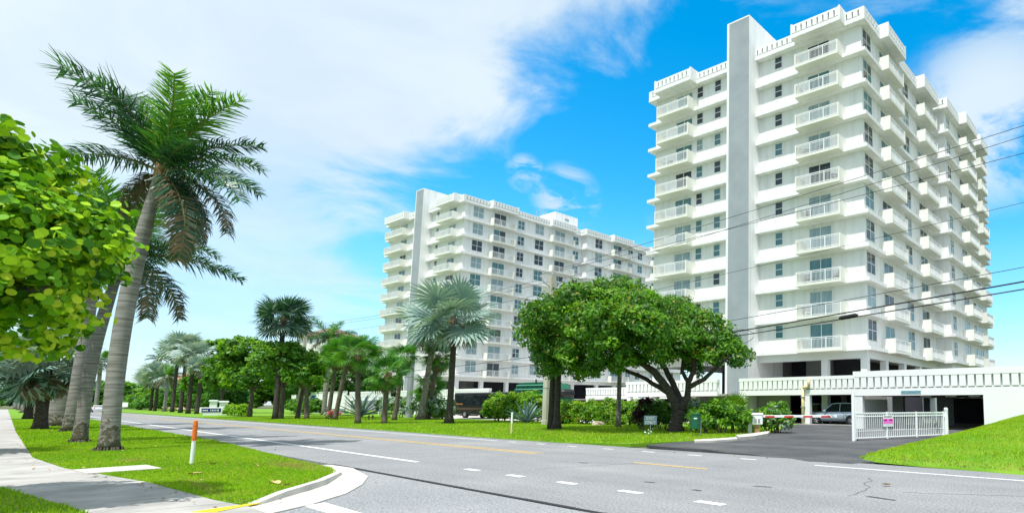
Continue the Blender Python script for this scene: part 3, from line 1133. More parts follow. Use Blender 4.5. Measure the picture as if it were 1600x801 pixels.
wy = -8.5
g2 = podium('white garage wing on the far right with a wide dark entrance and panelled parapet', RC, 2.62, 26.0, wy, 2.20, 3.80,
            [2.9, 3.0], panel_z=(2.74, 3.44), solid=[(11.0, 26.0)])
MB().box(2.65, 2.85, wy + .24, -3.02, 0, 3.78).build('side_wall', WHITE2, g2)
MB().box(2.9, 25.9, wy + .24, 8, 2.22, 2.40).build('deck', CONC, g2)
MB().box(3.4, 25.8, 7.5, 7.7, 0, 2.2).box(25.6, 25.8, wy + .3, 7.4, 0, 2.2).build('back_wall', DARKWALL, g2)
MB().box(3.3, 4.1, -3.2, -2.7, 0, 2.2).build('inner_wall', INNER_L, g2)
MB().box(5.2, 6.5, 1.4, 1.7, 0, 2.2).build('inner_wall', INNER_L, g2)
MB().box(2.9, 25.5, wy + .6, 7.4, -.06, .02).build('garage_floor', CONC, g2)
for x in (6.2, 7.9, 9.4):
    MB().box(x, x + .7, wy + 3, wy + 3.12, 2.12, 2.215).build('ceiling_light', FRAME, g2)


def text(body, size, parent, loc, rot, m, name='lettering', ext=0.004, align='CENTER', wmax=None):
    c = bpy.data.curves.new(name, 'FONT')
    c.body = body
    c.size = size
    c.extrude = ext
    c.align_x = align
    c.align_y = 'CENTER'
    c.materials.append(m)
    tmp = bpy.data.objects.new('lettering_curve', c)
    COL.objects.link(tmp)
    me = bpy.data.meshes.new_from_object(tmp.evaluated_get(bpy.context.evaluated_depsgraph_get()))
    bpy.data.objects.remove(tmp)
    bpy.data.curves.remove(c)
    me.name = name
    o = put(me, name, parent, loc, rot)
    if wmax and o.dimensions.x > wmax:
        o.scale.x = wmax / o.dimensions.x
    return o


TEALS = mat('sign_teal', (0.02, 0.14, 0.19), 0.5)
NAVY = mat('sign_navy', (0.012, 0.022, 0.16), 0.4)
WHT = mat('sign_white', (0.78, 0.80, 0.80), 0.5)
BLK = mat('sign_black', (0.02, 0.02, 0.025), 0.6)
PINK = mat('sign_pink', (0.80, 0.20, 0.62), 0.5)
MAG = mat('sign_magenta', (0.52, 0.005, 0.22), 0.5)
# entrance height sign: teal letters straight on the lintel
sg = thing('clearance_sign', 'teal lettered clearance sign on the lintel over the dark garage entrance', 'sign', (0, 0, 0), 0)
sg.location = (RC[0], RC[1], 0)
sg.rotation_euler = (0, 0, TZ)
MB().box(5.95, 7.25, wy - .02, wy - .001, 2.29, 2.50).build('plate', mat('sign_pale_teal', (.25, .42, .46), .5), sg)
text("MAX CLEARANCE 6'8\"", .20, sg, (6.6, wy - .022, 2.395), (RAD(90), 0, 0), TEALS, wmax=1.22, ext=.004)

# link garage between the towers
g3 = podium('long low white garage linking the two towers with a panelled parapet', (RC[0], RC[1]), -45.5, -25.2, 9.0, 2.35, 3.86,
            [-45.2, -40.5, -36.0, -32.0, -28.6, -25.5], panel_z=(2.92, 3.62))
MB().box(-45.4, -25.3, 9.24, 22, 2.38, 2.55).build('deck', CONC, g3)
MB().box(-45.4, -25.3, 15, 15.2, 0, 2.38).build('back_wall', DARKWALL, g3)
sg2 = thing('clearance_sign', 'small dark clearance sign on the linking garage wall behind the hedge', 'sign', (RC[0], RC[1], 0), TZ)
text("MAX CLEARANCE 6'8\"", .24, sg2, (-34.4, 8.985, 2.55), (RAD(90), 0, 0), TEALS, wmax=2.0, ext=.01)

# podium of the left tower
g4 = podium('white parking garage under the left tower seen between the palm trunks', LC, -27.5, 16.0, -4.0, 2.35, 3.86,
            [-27, -21.5, -16, -9.8, -4.0, 2.0, 8.0, 14.0], skip=[(-13.0, -10.3)], panel_z=(2.92, 3.62))
MB().box(-27.4, 15.9, -3.78, 0.05, 2.38, 2.55).box(.1, 15.9, .05, 30, 2.38, 2.55).build('deck', CONC, g4)
MB().box(-27.4, -13.1, 5, 5.2, 0, 2.38).box(-10.2, 15.9, 3.5, 3.7, 0, 2.38).build('back_wall', DARKWALL, g4)
# plain garage wall further left, with a blue painted stair slab
g5 = thing('garage_wall', 'long plain white wall with a slanting blue panel behind the palms', 'wall', (LC[0], LC[1], 0), TZ)
MB().prism([(-50, -4.6), (-27.6, -4.6), (-27.6, -4.3), (-50, -4.3)], 0.9, 3.9).build('wall_upper', WHITE2, g5)
MB().box(-50.05, -27.6, -4.68, -4.25, 3.9, 4.0).build('coping', WHITE2, g5)
MB().box(-49.9, -27.7, -4.55, -4.35, 0, .9).build('plinth', GREY, g5)
bp = MB()
bp.add([(-47.5, -4.63, 1.0), (-43.0, -4.63, 1.0), (-40.2, -4.63, 3.4), (-42.0, -4.63, 3.4), (-43.2, -4.63, 2.6)], [(0, 1, 2, 3, 4)])
bp.build('blue_panel', mat('blue_paint', (0.03, 0.12, 0.42), 0.5), g5)

# ------------------------------------------------------------------ palms
def frond_mesh(length, bend, mats, n=125, leaf=0.62, plume=0.5, droop=0.5, width=0.05, mi_fn=None, curl=0.0):
    """a feather frond along +X: rachis curving by 'bend' (radians in all), leaflets in several planes"""
    V, MI = [], []
    pts, tans = [], []
    p = Vector((0, 0, 0))
    ang = 0.0
    N = 40
    for i in range(N + 1):
        t = i / N
        ang = -bend * t ** 1.25
        tv = Vector((math.cos(ang), curl * t, math.sin(ang))).normalized()
        pts.append(p.copy())
        tans.append(tv)
        p = p + tv * (length / N)

    def at(t):
        x = t * N
        i = min(int(x), N - 1)
        return pts[i].lerp(pts[i + 1], x - i), tans[i]
    for i in range(N):
        w0, w1 = 0.05 * (1 - i / N) + .008, 0.05 * (1 - (i + 1) / N) + .008
        a, b = pts[i], pts[i + 1]
        for ax in (Vector((0, 1, 0)), Vector((0, 0, 1))):
            V += [a - ax * w0, a + ax * w0, b + ax * w1, b - ax * w1]
            MI.append(len(mats) - 1)
    for s in (-1, 1):
        for i in range(n):
            t = 0.10 + 0.90 * (i + random.random() * .6) / n
            q, tv = at(min(t, .999))
            up = Vector((-tv.z, 0, tv.x))
            L = leaf * (0.55 + 0.55 * math.sin(math.pi * min(1, t * 0.95 + .12))) * random.uniform(.8, 1.15)
            pl = random.uniform(-plume, plume)
            d = (tv * random.uniform(.35, .85) + Vector((0, s, 0)) * random.uniform(.75, 1.0) + up * (pl * 1.2 + .12)).normalized()
            d2 = (d + Vector((0, 0, -1)) * droop * random.uniform(.4, 1.9)).normalized()
            wv = tv.cross(d).cross(d).normalized() * -1
            wv = (tv - d * tv.dot(d)).normalized() * width * .5
            m1 = q + d * L * .5
            m2 = m1 + d2 * L * .5
            k = mi_fn(t) if mi_fn else 0
            V += [q - wv * .6, q + wv * .6, m1 + wv, m1 - wv]
            V += [m1 - wv, m1 + wv, m2 + wv * .15, m2 - wv * .15]
            MI += [k, k]
    return quads('frond', np.array([tuple(v) for v in V]), mats, MI)


def fan_mesh(radius, petiole, mats, nseg=30, spread=300, droop=0.35, dry=0.0, name='frond'):
    V, MI = [], []
    w = 0.022
    for ax in ((0, 1, 0), (0, 0, 1)):
        ax = Vector(ax)
        V += [-ax * w, ax * w, Vector((petiole, 0, -.05)) + ax * w * .6, Vector((petiole, 0, -.05)) - ax * w * .6]
        MI.append(len(mats) - 1)
    hub = Vector((petiole, 0, -.05))
    for i in range(nseg):
        a = RAD(-spread / 2 + spread * (i + .5) / nseg)
        L = radius * (0.72 + 0.28 * math.cos(a * .5)) * random.uniform(.92, 1.06)
        d = Vector((math.cos(a), math.sin(a), 0.16 - 0.12 * abs(math.sin(a)))).normalized()
        side = Vector((-math.sin(a), math.cos(a), 0))
        ww = radius * RAD(spread / nseg) * .30
        zf = 0.05 * (1 if i % 2 else -1) * radius
        m1 = hub + d * L * .58 + Vector((0, 0, zf * .4))
        dr = droop * random.uniform(.5, 1.5)
        d2 = (d + Vector((0, 0, -1)) * dr).normalized()
        tip = m1 + d2 * L * .42
        k = 1 if random.random() < dry else 0
        V += [hub - side * .012, hub + side * .012, m1 + side * ww, m1 - side * ww]
        V += [m1 - side * ww, m1 + side * ww, tip + side * .008, tip - side * .008]
        MI += [k, k]
    return quads(name, np.array([tuple(v) for v in V]), mats, MI)


def trunk_pts(h, lean=(0, 0), bow=0.0, n=14):
    out = []
    for i in range(n + 1):
        t = i / n
        out.append((lean[0] * t + bow * math.sin(math.pi * t), lean[1] * t, h * t))
    return out


F_UP = frond_mesh(3.7, 0.55, [PALM_G, PALM_B, STALK], plume=.75, leaf=.86, droop=.25, mi_fn=lambda t: 1 if random.random() < .45 else 0)
F_UPD = frond_mesh(3.9, 0.75, [PALM_D, PALM_G, STALK], plume=.8, leaf=1.0, droop=.3, mi_fn=lambda t: 1 if random.random() < .3 else 0)
F_ARCH = frond_mesh(3.9, 1.15, [PALM_D, PALM_G, STALK], plume=.7, leaf=.86, droop=.45, mi_fn=lambda t: 1 if random.random() < .3 else 0)
F_ARCH2 = frond_mesh(3.9, 0.85, [PALM_D, PALM_G, STALK], plume=.6, leaf=.84, droop=.6, mi_fn=lambda t: 1 if random.random() < .2 else 0, curl=.15)
F_DROOP = frond_mesh(3.6, 1.35, [PALM_D, PALM_DRY, STALK], plume=.4, leaf=.78, droop=.9, mi_fn=lambda t: 1 if random.random() < .22 + .4 * t else 0)
F_DRY = frond_mesh(3.2, 1.0, [PALM_DRY, PALM_G, STALK], plume=.5, leaf=.72, droop=1.2, mi_fn=lambda t: 1 if random.random() < .25 else 0)


def royal(label, x, y, h, r, fronds, lean=(0, 0), group='grey royal palms along the near verge', bow=0.0):
    root = thing('royal_palm', label, 'palm tree', (x, y, 0), 0, group)
    n = 30
    pts = trunk_pts(h, lean, bow, n)
    rad = []
    for i in range(n + 1):
        t = i / n
        z = t * h
        q = r * (1.0 + .42 * math.exp(-z / .55) + .10 * math.sin(math.pi * min(1, t * 1.15)) - .30 * max(0, t - .72) / .28)
        rad.append(q * (1 + random.uniform(-.012, .012)))
    rad[0] *= 1.06
    MB().tube(pts, rad, 18).build('trunk', ROYAL, root, smooth=True)
    ft = MB()
    for k in range(46):
        a = random.uniform(0, 2 * math.pi)
        q = rad[0] * random.uniform(.98, 1.12)
        ft.tube([(math.cos(a) * q * .96, math.sin(a) * q * .96, .16), (math.cos(a) * q * 1.05, math.sin(a) * q * 1.05, -.02)], [.02, .035], 5)
    ft.build('root_collar', BARK, root)
    top = Vector(pts[-1])
    cs = MB().tube([top + Vector((0, 0, -.55)), top + Vector((0, 0, .1)), top + Vector((0, 0, .75))], [r * .80, r * .78, r * .35], 12)
    cs.build('crownshaft', THATCH, root, smooth=True)
    for (me, az, el, sc, roll) in fronds:
        o = put(me, 'frond', root, top + Vector((0, 0, .15)), sc=sc)
        o.rotation_euler = (Matrix.Rotation(RAD(az), 3, 'Z') @ Matrix.Rotation(RAD(-el), 3, 'Y') @ Matrix.Rotation(RAD(roll), 3, 'X')).to_euler()
    return root


def ring_fronds(n, seed=0, base=None):
    rr = random.Random(seed)
    out = []
    for i in range(n):
        az = 360 * i / n + rr.uniform(-14, 14)
        lv = i % 4
        me, el = ((F_UP, 68), (F_ARCH, 42), (F_ARCH2, 18), (F_DROOP, -18))[lv]
        out.append((me, az, el + rr.uniform(-8, 8), rr.uniform(.85, 1.05), rr.uniform(-20, 20)))
    return out


# azimuth 0 = towards the right of the picture, 90 = away from the camera
HERO = [(F_UPD, 189, 66, 1.28, 10), (F_UPD, 174, 76, 1.0, -15), (F_UP, 0, 76, .95, 0), (F_UP, 6, 66, 1.05, 20), (F_UP, 330, 66, 1.0, -30), (F_ARCH2, 100, 60, .8, 0),
        (F_ARCH, 12, 36, .84, 15), (F_ARCH2, -28, 32, .74, -10), (F_ARCH, -8, 8, .92, 10), (F_DROOP, 12, -10, .95, 0), (F_DROOP, -14, -34, 1.1, 0), (F_DRY, 4, -46, 1.1, 0),
        (F_DROOP, 188, -28, .6, 0), (F_DRY, 178, -40, .6, 0), (F_ARCH2, 184, 26, .9, 0), (F_ARCH, 120, 25, .75, 0), (F_DROOP, 90, -20, .8, 0), (F_ARCH, 60, 30, .8, 0),
        (F_UPD, 205, 76, .88, 20), (F_ARCH2, 30, 52, .85, 0), (F_UPD, 215, 60, .8, 0), (F_DROOP, 40, -30, .85, 10)]
royal('tallest royal palm, nearest on the verge, its grey trunk foot blotched with lichen', -22.5, 20.4, 9.9, .215, HERO, lean=(0.55, 0.1), bow=-.32)
royal('second royal palm from the camera, dark mossy foot just behind the nearest trunk', -28.5, 24.7, 7.9, .19, ring_fronds(16, 3), lean=(.55, .3), bow=-.3)
royal('third royal palm in the row, slim pale trunk with a dark blackened foot', -40.4, 34.4, 11.5, .25, ring_fronds(14, 5), lean=(.3, .2))
royal('stout whitish royal palm trunk between the dark thatch palm and the dark footed palm', -52.0, 43.5, 12.5, .58, ring_fronds(14, 8))
for i, (u_, o_, lb) in enumerate(((54, 2.6, 'pale royal palm trunk just left of the stout whitish one'), (37, 2.3, 'fifth pale palm trunk down the sidewalk row'),
                                  (28, 2.6, 'sixth pale palm trunk, small and far along the sidewalk'), (22, 2.2, 'farthest pale palm trunk of the sidewalk row'))):
    x, y = [(-104.22, 84.32), (-149.44, 119.22), (-222.05, 175.93), (-301.86, 237.73)][i]
    royal(lb, x, y, 12.5, .52, ring_fronds(12, 20 + i))

S_LEAF = [fan_mesh(.95, .95, [PALM_G, PALM_B, STALK], droop=.7, spread=280, dry=.25),
          fan_mesh(.95, 1.0, [PALM_B, PALM_G, STALK], droop=.9, spread=280, dry=.3),
          fan_mesh(.9, .9, [PALM_DRY, PALM_G, STALK], droop=1.3, spread=220, dry=.15)]
B_LEAF = [fan_mesh(1.25, 1.25, [PALM_SIL, PALM_SIL2, PALM_SIL], nseg=30, droop=.2, spread=320, dry=.3),
          fan_mesh(1.25, 1.25, [PALM_SIL, PALM_SIL2, PALM_SIL], nseg=30, droop=.35, spread=310, dry=.4),
          fan_mesh(1.15, 1.0, [PALM_DRY, PALM_SIL, STALK], nseg=30, droop=1.1, spread=240, dry=.3)]
D_LEAF = [fan_mesh(1.25, 1.2, [PALM_D, PALM_SIL, PALM_SIL], nseg=34, droop=.35, spread=300, dry=.35),
          fan_mesh(1.25, 1.2, [PALM_SIL, PALM_D, PALM_SIL], nseg=34, droop=.5, spread=300, dry=.35),
          fan_mesh(1.1, 1.1, [PALM_DRY, PALM_SIL, STALK], nseg=28, droop=1.2, spread=240, dry=.3)]
P_LEAF = [fan_mesh(1.5, 1.2, [PALM_SIL2, PALM_SIL, PALM_SIL2], nseg=22, droop=.5, spread=300, dry=.4),
          fan_mesh(1.5, 1.2, [PALM_SIL2, PALM_SIL, PALM_SIL2], nseg=22, droop=.8, spread=290, dry=.2),
          fan_mesh(1.2, 1.0, [PALM_DRY, PALM_SIL2, STALK], nseg=20, droop=1.2, spread=240, dry=.4)]
Y_LEAF = [fan_mesh(1.0, .9, [LF_YEL, PALM_B, STALK], droop=.8, spread=270, dry=.3)]


def fan_palm(label, x, y, h, r, meshes, nleaf=30, sc=1.0, lean=(0, 0), bow=0.0, group='fan palms across the road', bark=None, name='fan_palm', lo=-45, skirt=0, flare=1.4, seed=1, smooth_top=.8):
    rr = random.Random(seed * 13 + 5)
    root = thing(name, label, 'palm tree', (x, y, 0), 0, group)
    n = 14
    pts = trunk_pts(h, lean, bow, n)
    rad = [r * (1 + (flare - 1) * math.exp(-(i / n) * h / .35)) * (1 - (1 - smooth_top) * i / n) for i in range(n + 1)]
    MB().tube(pts, rad, 12, jit=.05).build('trunk', bark or BARK, root, smooth=True)
    top = Vector(pts[-1])
    bt = MB()
    for k in range(18):               # old leaf boots under the crown
        a = rr.uniform(0, 6.28)
        z = -rr.uniform(0, 1.0) * sc
        d = Vector((math.cos(a), math.sin(a), 0))
        bt.tube([top + Vector((0, 0, z)) + d * r * .5, top + Vector((0, 0, z + .35 * sc)) + d * (r + .12 * sc)], [.06 * sc, .03 * sc], 5)
    bt.build('leaf_boots', THATCH, root)
    gold = 137.5
    for k in range(nleaf):
        t = k / (nleaf - 1)
        el = 84 - (84 - lo) * t ** .8 + rr.uniform(-7, 7)
        az = gold * k + rr.uniform(-12, 12)
        me = meshes[0] if t < .55 else meshes[min(1, len(meshes) - 1)]
        if len(meshes) > 2 and t > .93:
            me = meshes[2]
        o = put(me, 'frond', root, top + Vector((0, 0, .1 * sc)), sc=sc * rr.uniform(.85, 1.08) * (1.0 if t > .12 else .8))
        o.rotation_euler = (Matrix.Rotation(RAD(az), 3, 'Z') @ Matrix.Rotation(RAD(-el), 3, 'Y') @ Matrix.Rotation(RAD(rr.uniform(-55, 55)), 3, 'X')).to_euler()
    for k in range(skirt):
        az = rr.uniform(0, 360)
        o = put(meshes[-1], 'frond', root, top + Vector((0, 0, -.1 * sc - .25 * sc * rr.random())), sc=sc * .85)
        o.rotation_euler = (Matrix.Rotation(RAD(az), 3, 'Z') @ Matrix.Rotation(RAD(rr.uniform(58, 80)), 3, 'Y')).to_euler()
    return root


fan_palm('tall silver blue fan palm with a straight black trunk in front of the left tower', -26.1, 49.2, 9.0, .26, B_LEAF, 25, 1.7, bark=BARK_D, name='silver_fan_palm', flare=1.7, seed=1, lo=-62)
fan_palm('silver blue fan palm with a leaning forked grey trunk beside the black trunked one', -35.6, 61.4, 10.0, .30, B_LEAF, 22, 1.7, lean=(.9, .3), bark=BARK_G, name='silver_fan_palm', flare=1.9, seed=2, lo=-62)
fan_palm('dark grey green fan palm standing high above the round trees', -52.9, 64.0, 11.0, .27, D_LEAF, 38, 1.35, bark=BARK_D, name='silver_fan_palm', seed=3, lo=-55, flare=1.2)
SAB = [
    ('sabal palm left of the agave with a thin brown trunk', (-48.07, 65.23), 7.2, (.5, 0)),
    ('sabal palm with an orange tinted trunk foot next to the pink flowers', (-44.17, 60.94), 7.3, (.9, 0)),
    ('sabal palm whose dark trunk rises in front of the large blue agave', (-33.72, 49.20), 5.9, (-.4, 0)),
    ('short bright sabal palm beside the thin signpost', (-31.53, 49.20), 4.2, (0, 0)),
    ('taller sabal palm directly right of the short bright one', (-36.78, 58.96), 6.3, (.5, 0)),
    ('small sabal palm tucked behind the leaning grey trunk', (-37.25, 64.05), 3.6, (.8, 0)),
    ('sabal palm on a slanting trunk crossing the leaning grey trunk', (-35.57, 62.70), 6.8, (.7, 0)),
    ('dull sabal palm left of the white concrete pole', (-50.27, 65.04), 5.2, (-.4, 0)),
    ('leaning dull sabal palm right beside the round trees', (-53.79, 68.17), 5.4, (.6, 0)),
]
for i, (lb, (x, y), h, ln) in enumerate(SAB):
    fan_palm(lb, x, y, h, .21 if i != 6 else .24, S_LEAF, 22, 1.05 + .12 * (y > 60), lean=ln, bark=BARK, name='sabal_palm', seed=10 + i, lo=-75, skirt=4, flare=1.3)
# three slim trunks by the big tree
fan_palm('dark slim palm trunk, left one of the pair before the concrete pole', -13.7, 38.3, 6.4, .19, [Y_LEAF[0], S_LEAF[1]], 18, .9, bark=BARK_D, name='sabal_palm', seed=31, lo=-50, flare=1.4)
fan_palm('dark slim palm trunk, right one of the pair with a flared foot', -13.15, 37.8, 6.2, .20, [S_LEAF[0], S_LEAF[1]], 14, .85, bark=BARK_D, name='sabal_palm', seed=32, lo=-30, flare=2.0)
fan_palm('lone slim palm trunk with a grey lower half between the pair and the big tree', -10.0, 41.1, 6.6, .17, [S_LEAF[0], S_LEAF[1]], 14, .8, bark=BARK_G, name='sabal_palm', seed=33, lo=-30)

# silver palms far along the other side of the road
FARP = [('far silver palm, leftmost of the distant cluster', (-164.99, 158.67), 8.6, 1.9), ('far silver palm with a thick dark trunk, second of the distant cluster', (-152.24, 147.49), 9.2, 1.8),
        ('far silver palm highest in the middle of the distant cluster', (-126.78, 126.43), 13.0, 1.9), ('far silver palm behind the gap right of the pale young palm', (-113.63, 114.94), 13.0, 1.7),
        ('far silver palm with a black trunk near the blue entrance sign', (-102.29, 104.86), 10.4, 1.5), ('far silver palm closest to the blue entrance sign', (-98.38, 102.45), 8.2, 1.2)]
for i, (lb, (x, y), h, sc) in enumerate(FARP):
    fan_palm(lb, x, y, h, .33, P_LEAF, 24, sc * .88, bark=BARK_D, name='silver_fan_palm', group='silver palms far down the road', seed=40 + i, lo=-50, skirt=3, flare=1.2)
royal('green feather palm rising behind the distant silver palms', -225.05, 218.03, 18.5, .4, [(m, a, e, 1.25 * s, rl) for m, a, e, s, rl in ring_fronds(15, 77)], group='feather palms far down the road')
royal('slim pale young palm between the distant silver palms', -140.77, 138.57, 8.0, .3, ring_fronds(9, 78), group='feather palms far down the road')
royal('bright green feather palm seen in the gap between the near trunks', -229.80, 202.73, 16.0, .5, [(m, a, e, 1.5 * s, rl) for m, a, e, s, rl in ring_fronds(13, 79)], group='feather palms far down the road')
royal('small feather palm showing over the round trees', -136.82, 149.43, 14.2, .3, ring_fronds(12, 80), group='feather palms far down the road')
royal('distant feather palm behind the brown roofed house', -113.88, 164.53, 17.5, .3, [(m, a, e, 1.2 * s, rl) for m, a, e, s, rl in ring_fronds(12, 81)], group='feather palms far down the road')
royal('distant feather palm left of the brown roofed house', -67.16, 90.21, 11.5, .3, ring_fronds(12, 82), group='feather palms far down the road')

# thatch palms over the sidewalk, dark trunks
fan_palm('drooping silver thatch palm with a dark trunk and brown skirt beside the sidewalk', -46.4, 37.9, 4.2, .30, [P_LEAF[1], D_LEAF[1], P_LEAF[2]], 30, 1.25, bark=BARK_D, name='thatch_palm', group='thatch palms beside the sidewalk', seed=61, lo=-70, skirt=14)
fan_palm('second thatch palm with a dark trunk further along the sidewalk', -82.63, 66.27, 4.6, .35, [P_LEAF[1], D_LEAF[1], P_LEAF[2]], 28, 1.6, bark=BARK_D, name='thatch_palm', group='thatch palms beside the sidewalk', seed=62, lo=-70, skirt=10)
fan_palm('thatch palm overhanging the sidewalk at the left edge', -27.0, 17.6, 3.4, .22, [P_LEAF[1], D_LEAF[1], P_LEAF[2]], 30, 1.15, bark=BARK_D, name='thatch_palm', group='thatch palms beside the sidewalk', seed=63, lo=-70, skirt=8)


# ------------------------------------------------------------------ broadleaf trees and shrubs
def crown(name, root, blobs, per, cr, dens, leaf, mats, probs, aspect=.55, flat=.8, jit=.55, by_clump=True, loc=(0, 0, 0)):
    C, Nn, Id = clumps(blobs, per, cr, dens, flat)
    V = leaves(C, Nn, leaf, aspect, .12, jit)
    p = np.array(probs) / sum(probs)
    mi = rng.choice(len(p), size=len(C), p=p)
    if by_clump:
        cm = rng.choice(len(p), size=Id.max() + 1, p=p)
        mi = np.where((rng.uniform(0, 1, len(C)) < .72) & (cm[Id] != 3), cm[Id], mi)
    me = quads(name, V, mats, mi)
    o = put(me, name, root, loc)
    if root is not None:
        o['kind'] = 'stuff'
    return o


def limb_tree(root, segs, m=None):
    b = MB()
    for pts, rad in segs:
        P = [Vector(p) for p in pts]
        # subdivide with a little wobble
        Q, R = [], []
        for i in range(len(P) - 1):
            for k in range(4):
                t = k / 4
                w = Vector((random.uniform(-1, 1), random.uniform(-1, 1), random.uniform(-.5, .5))) * rad[i] * .16 * (0 < i * 4 + k)
                Q.append(P[i].lerp(P[i + 1], t) + w)
                R.append(rad[i] + (rad[i + 1] - rad[i]) * t)
        Q.append(P[-1])
        R.append(rad[-1])
        b.tube(Q, R, 10, jit=.07)
    return b.build('trunk', m or BARK, root, smooth=True)


BX, BY = -5.0, 34.4
big = thing('spreading_tree', 'large spreading evergreen with a forked dark trunk and a wide umbrella crown', 'tree', (BX, BY, 0))


def rel(p, y=0.0):
    return (p[0] - BX, p[1] - BY + y, p[2])


limb_tree(big, [
    ([(0, 0, -.05), (0, 0, .5), rel((-4.87, 34.40, 1.30))], [.54, .37, .34]),
    ([rel((-4.87, 34.40, 1.26)), rel((-5.36, 34.10, 2.34)), rel((-6.19, 33.80, 3.51)), rel((-6.97, 33.40, 4.00)), rel((-8.18, 33.00, 4.74)), rel((-9.47, 33.00, 5.47))], [.31, .25, .21, .16, .11, .06]),
    ([rel((-4.74, 34.50, 1.67)), rel((-5.27, 34.90, 2.81)), rel((-5.99, 35.40, 3.99)), rel((-6.74, 36.00, 5.22))], [.24, .19, .15, .08]),
    ([rel((-4.79, 34.40, 1.30)), rel((-4.31, 34.30, 2.12)), rel((-4.27, 34.20, 2.86)), rel((-3.92, 34.00, 3.71)), rel((-4.13, 34.00, 5.40))], [.26, .19, .16, .12, .06]),
    ([rel((-4.23, 34.20, 2.64)), rel((-3.33, 33.80, 3.07)), rel((-2.42, 33.40, 3.86)), rel((-1.82, 33.00, 4.37))], [.16, .13, .10, .05]),
    ([rel((-4.23, 34.20, 2.79)), rel((-4.71, 34.60, 3.56)), rel((-4.70, 35.00, 4.93))], [.13, .11, .06]),
    ([rel((-5.23, 34.20, 2.12)), rel((-7.18, 36.40, 3.18)), rel((-9.47, 37.50, 4.13)), rel((-11.76, 37.50, 4.75))], [.16, .13, .10, .05]),
], BARK_D)
bl = []
for (u3, r) in [((-12.70, 35.00, 6.49), 1.75), ((-12.76, 36.00, 4.90), 1.45), ((-10.76, 34.00, 7.37), 1.75), ((-10.04, 35.00, 5.51), 1.8), ((-9.39, 36.00, 7.71), 1.9), ((-6.94, 33.00, 6.39), 1.9), ((-7.79, 34.50, 4.88), 1.6),
                ((-5.90, 35.50, 6.75), 1.8), ((-5.09, 33.00, 4.92), 1.55), ((-3.81, 34.50, 5.84), 1.7), ((-2.55, 34.00, 4.83), 1.35), ((-1.70, 33.60, 4.39), .95), ((-10.65, 34.00, 4.27), 1.2),
                ((-9.08, 38.00, 8.40), 1.6), ((-5.97, 38.50, 7.19), 1.7), ((-8.14, 38.80, 6.37), 1.8), ((-12.29, 39.00, 6.83), 1.8), ((-6.57, 31.30, 5.62), 1.5), ((-9.20, 32.00, 5.89), 1.6), ((-4.69, 37.00, 5.12), 1.4),
                ((-14.10, 36.50, 5.76), 1.0), ((-8.23, 31.80, 4.52), 1.1), ((-3.51, 35.50, 4.55), 1.0), ((-4.21, 36.50, 3.86), .55), ((-12.96, 36.00, 3.95), .9), ((-10.94, 35.00, 3.50), .75), ((-9.14, 34.00, 3.63), .85), ((-7.43, 33.00, 3.76), .8), ((-5.72, 32.50, 4.08), .7)]:
    x, y, z = rel(u3)
    bl.append((x, y, z, r * 1.1, r * 1.1, r * .86))
crown('crown', big, bl, 62, .50, 1.9, .225, [LF_DEEP, LF_MID, LF_BRIGHT, LF_RUST], [.30, .38, .22, .10], aspect=.5)

SGX, SGY = -11.68, 8.6
sgt = thing('sea_grape_tree', 'sea grape tree with big round yellow green leaves overhanging the left edge', 'tree', (SGX, SGY, 0))
limb_tree(sgt, [([(-3.2, -.2, -.1), (-2.6, -.1, 1.4), (-1.6, 0, 2.8), (-.6, 0, 3.9), (.2, .1, 4.6)], [.22, .19, .15, .10, .05]),
                ([(-1.7, 0, 2.7), (-.8, .5, 3.3), (.5, .6, 3.5), (1.0, .5, 3.3)], [.11, .08, .05, .03]),
                ([(-1.7, 0, 2.7), (-.9, -.6, 3.6), (.3, -.6, 4.2)], [.10, .07, .03]),
                ([(-2.0, 0, 2.2), (-2.6, .4, 3.6), (-2.8, .5, 4.8)], [.11, .08, .03])], BARK_G)


def disc(n=9):
    vs = [(0, 0, 0.0)]
    for k in range(n):
        a = 2 * math.pi * k / n
        r = 0.5 * (1 - .10 * (k == 0))
        vs.append((r * math.cos(a), r * math.sin(a) * 1.06, .07 * abs(math.sin(a)) + random.uniform(-.015, .015)))
    return vs, [(0, 1 + k, 1 + (k + 1) % n) for k in range(n)]


dm = []
SGM = [leafm('sea_grape_green', (0.14, 0.33, 0.012), .2, spec=.12), leafm('sea_grape_lime', (0.30, 0.50, 0.014), .2, spec=.12), leafm('sea_grape_deep', (0.06, 0.18, 0.012), .18, spec=.12), leafm('sea_grape_yellow', (0.46, 0.56, 0.03), .2, spec=.12)]
for m in SGM:
    v, f = disc()
    dm.append(MB().add(v, f).mesh('leaf', m, smooth=True))
SGB = [(0.15, 0, 3.95, 1.3, 1.4, 1.2), (-.85, .1, 5.1, 1.3, 1.3, 1.05), (-1.4, 0, 4.0, 1.6, 1.5, 1.4), (.35, -.1, 3.3, .95, 1.1, .75), (-2.6, .2, 4.6, 1.4, 1.5, 1.3), (-.5, .2, 2.75, 1.1, 1.2, .6),
       (-3.2, 0, 3.4, 1.4, 1.5, 1.0), (-.2, .6, 4.2, 1.1, 1.1, 1.0)]
C, Nn, Id = clumps(SGB, 30, .29, 5.4, .8)
d = C + np.array([SGX, SGY, 0]) - np.array([0, 0, 1.6])
keep = np.ones(len(C), bool)
C, Nn = C[keep], Nn[keep]
vis = -(Nn * nrmz(C + np.array([SGX, SGY, -1.6]))).sum(1) + rng.normal(0, .1, len(C)) - np.linalg.norm(C + np.array([SGX, SGY, -1.6]), axis=1) * .35 + (C[:, 0] > -1.6) * .6
order = np.argsort(-vis)
one, rest = order[:300], order[300:]
cm_ = rng.choice(4, size=Id.max() + 1, p=[.40, .31, .19, .10])
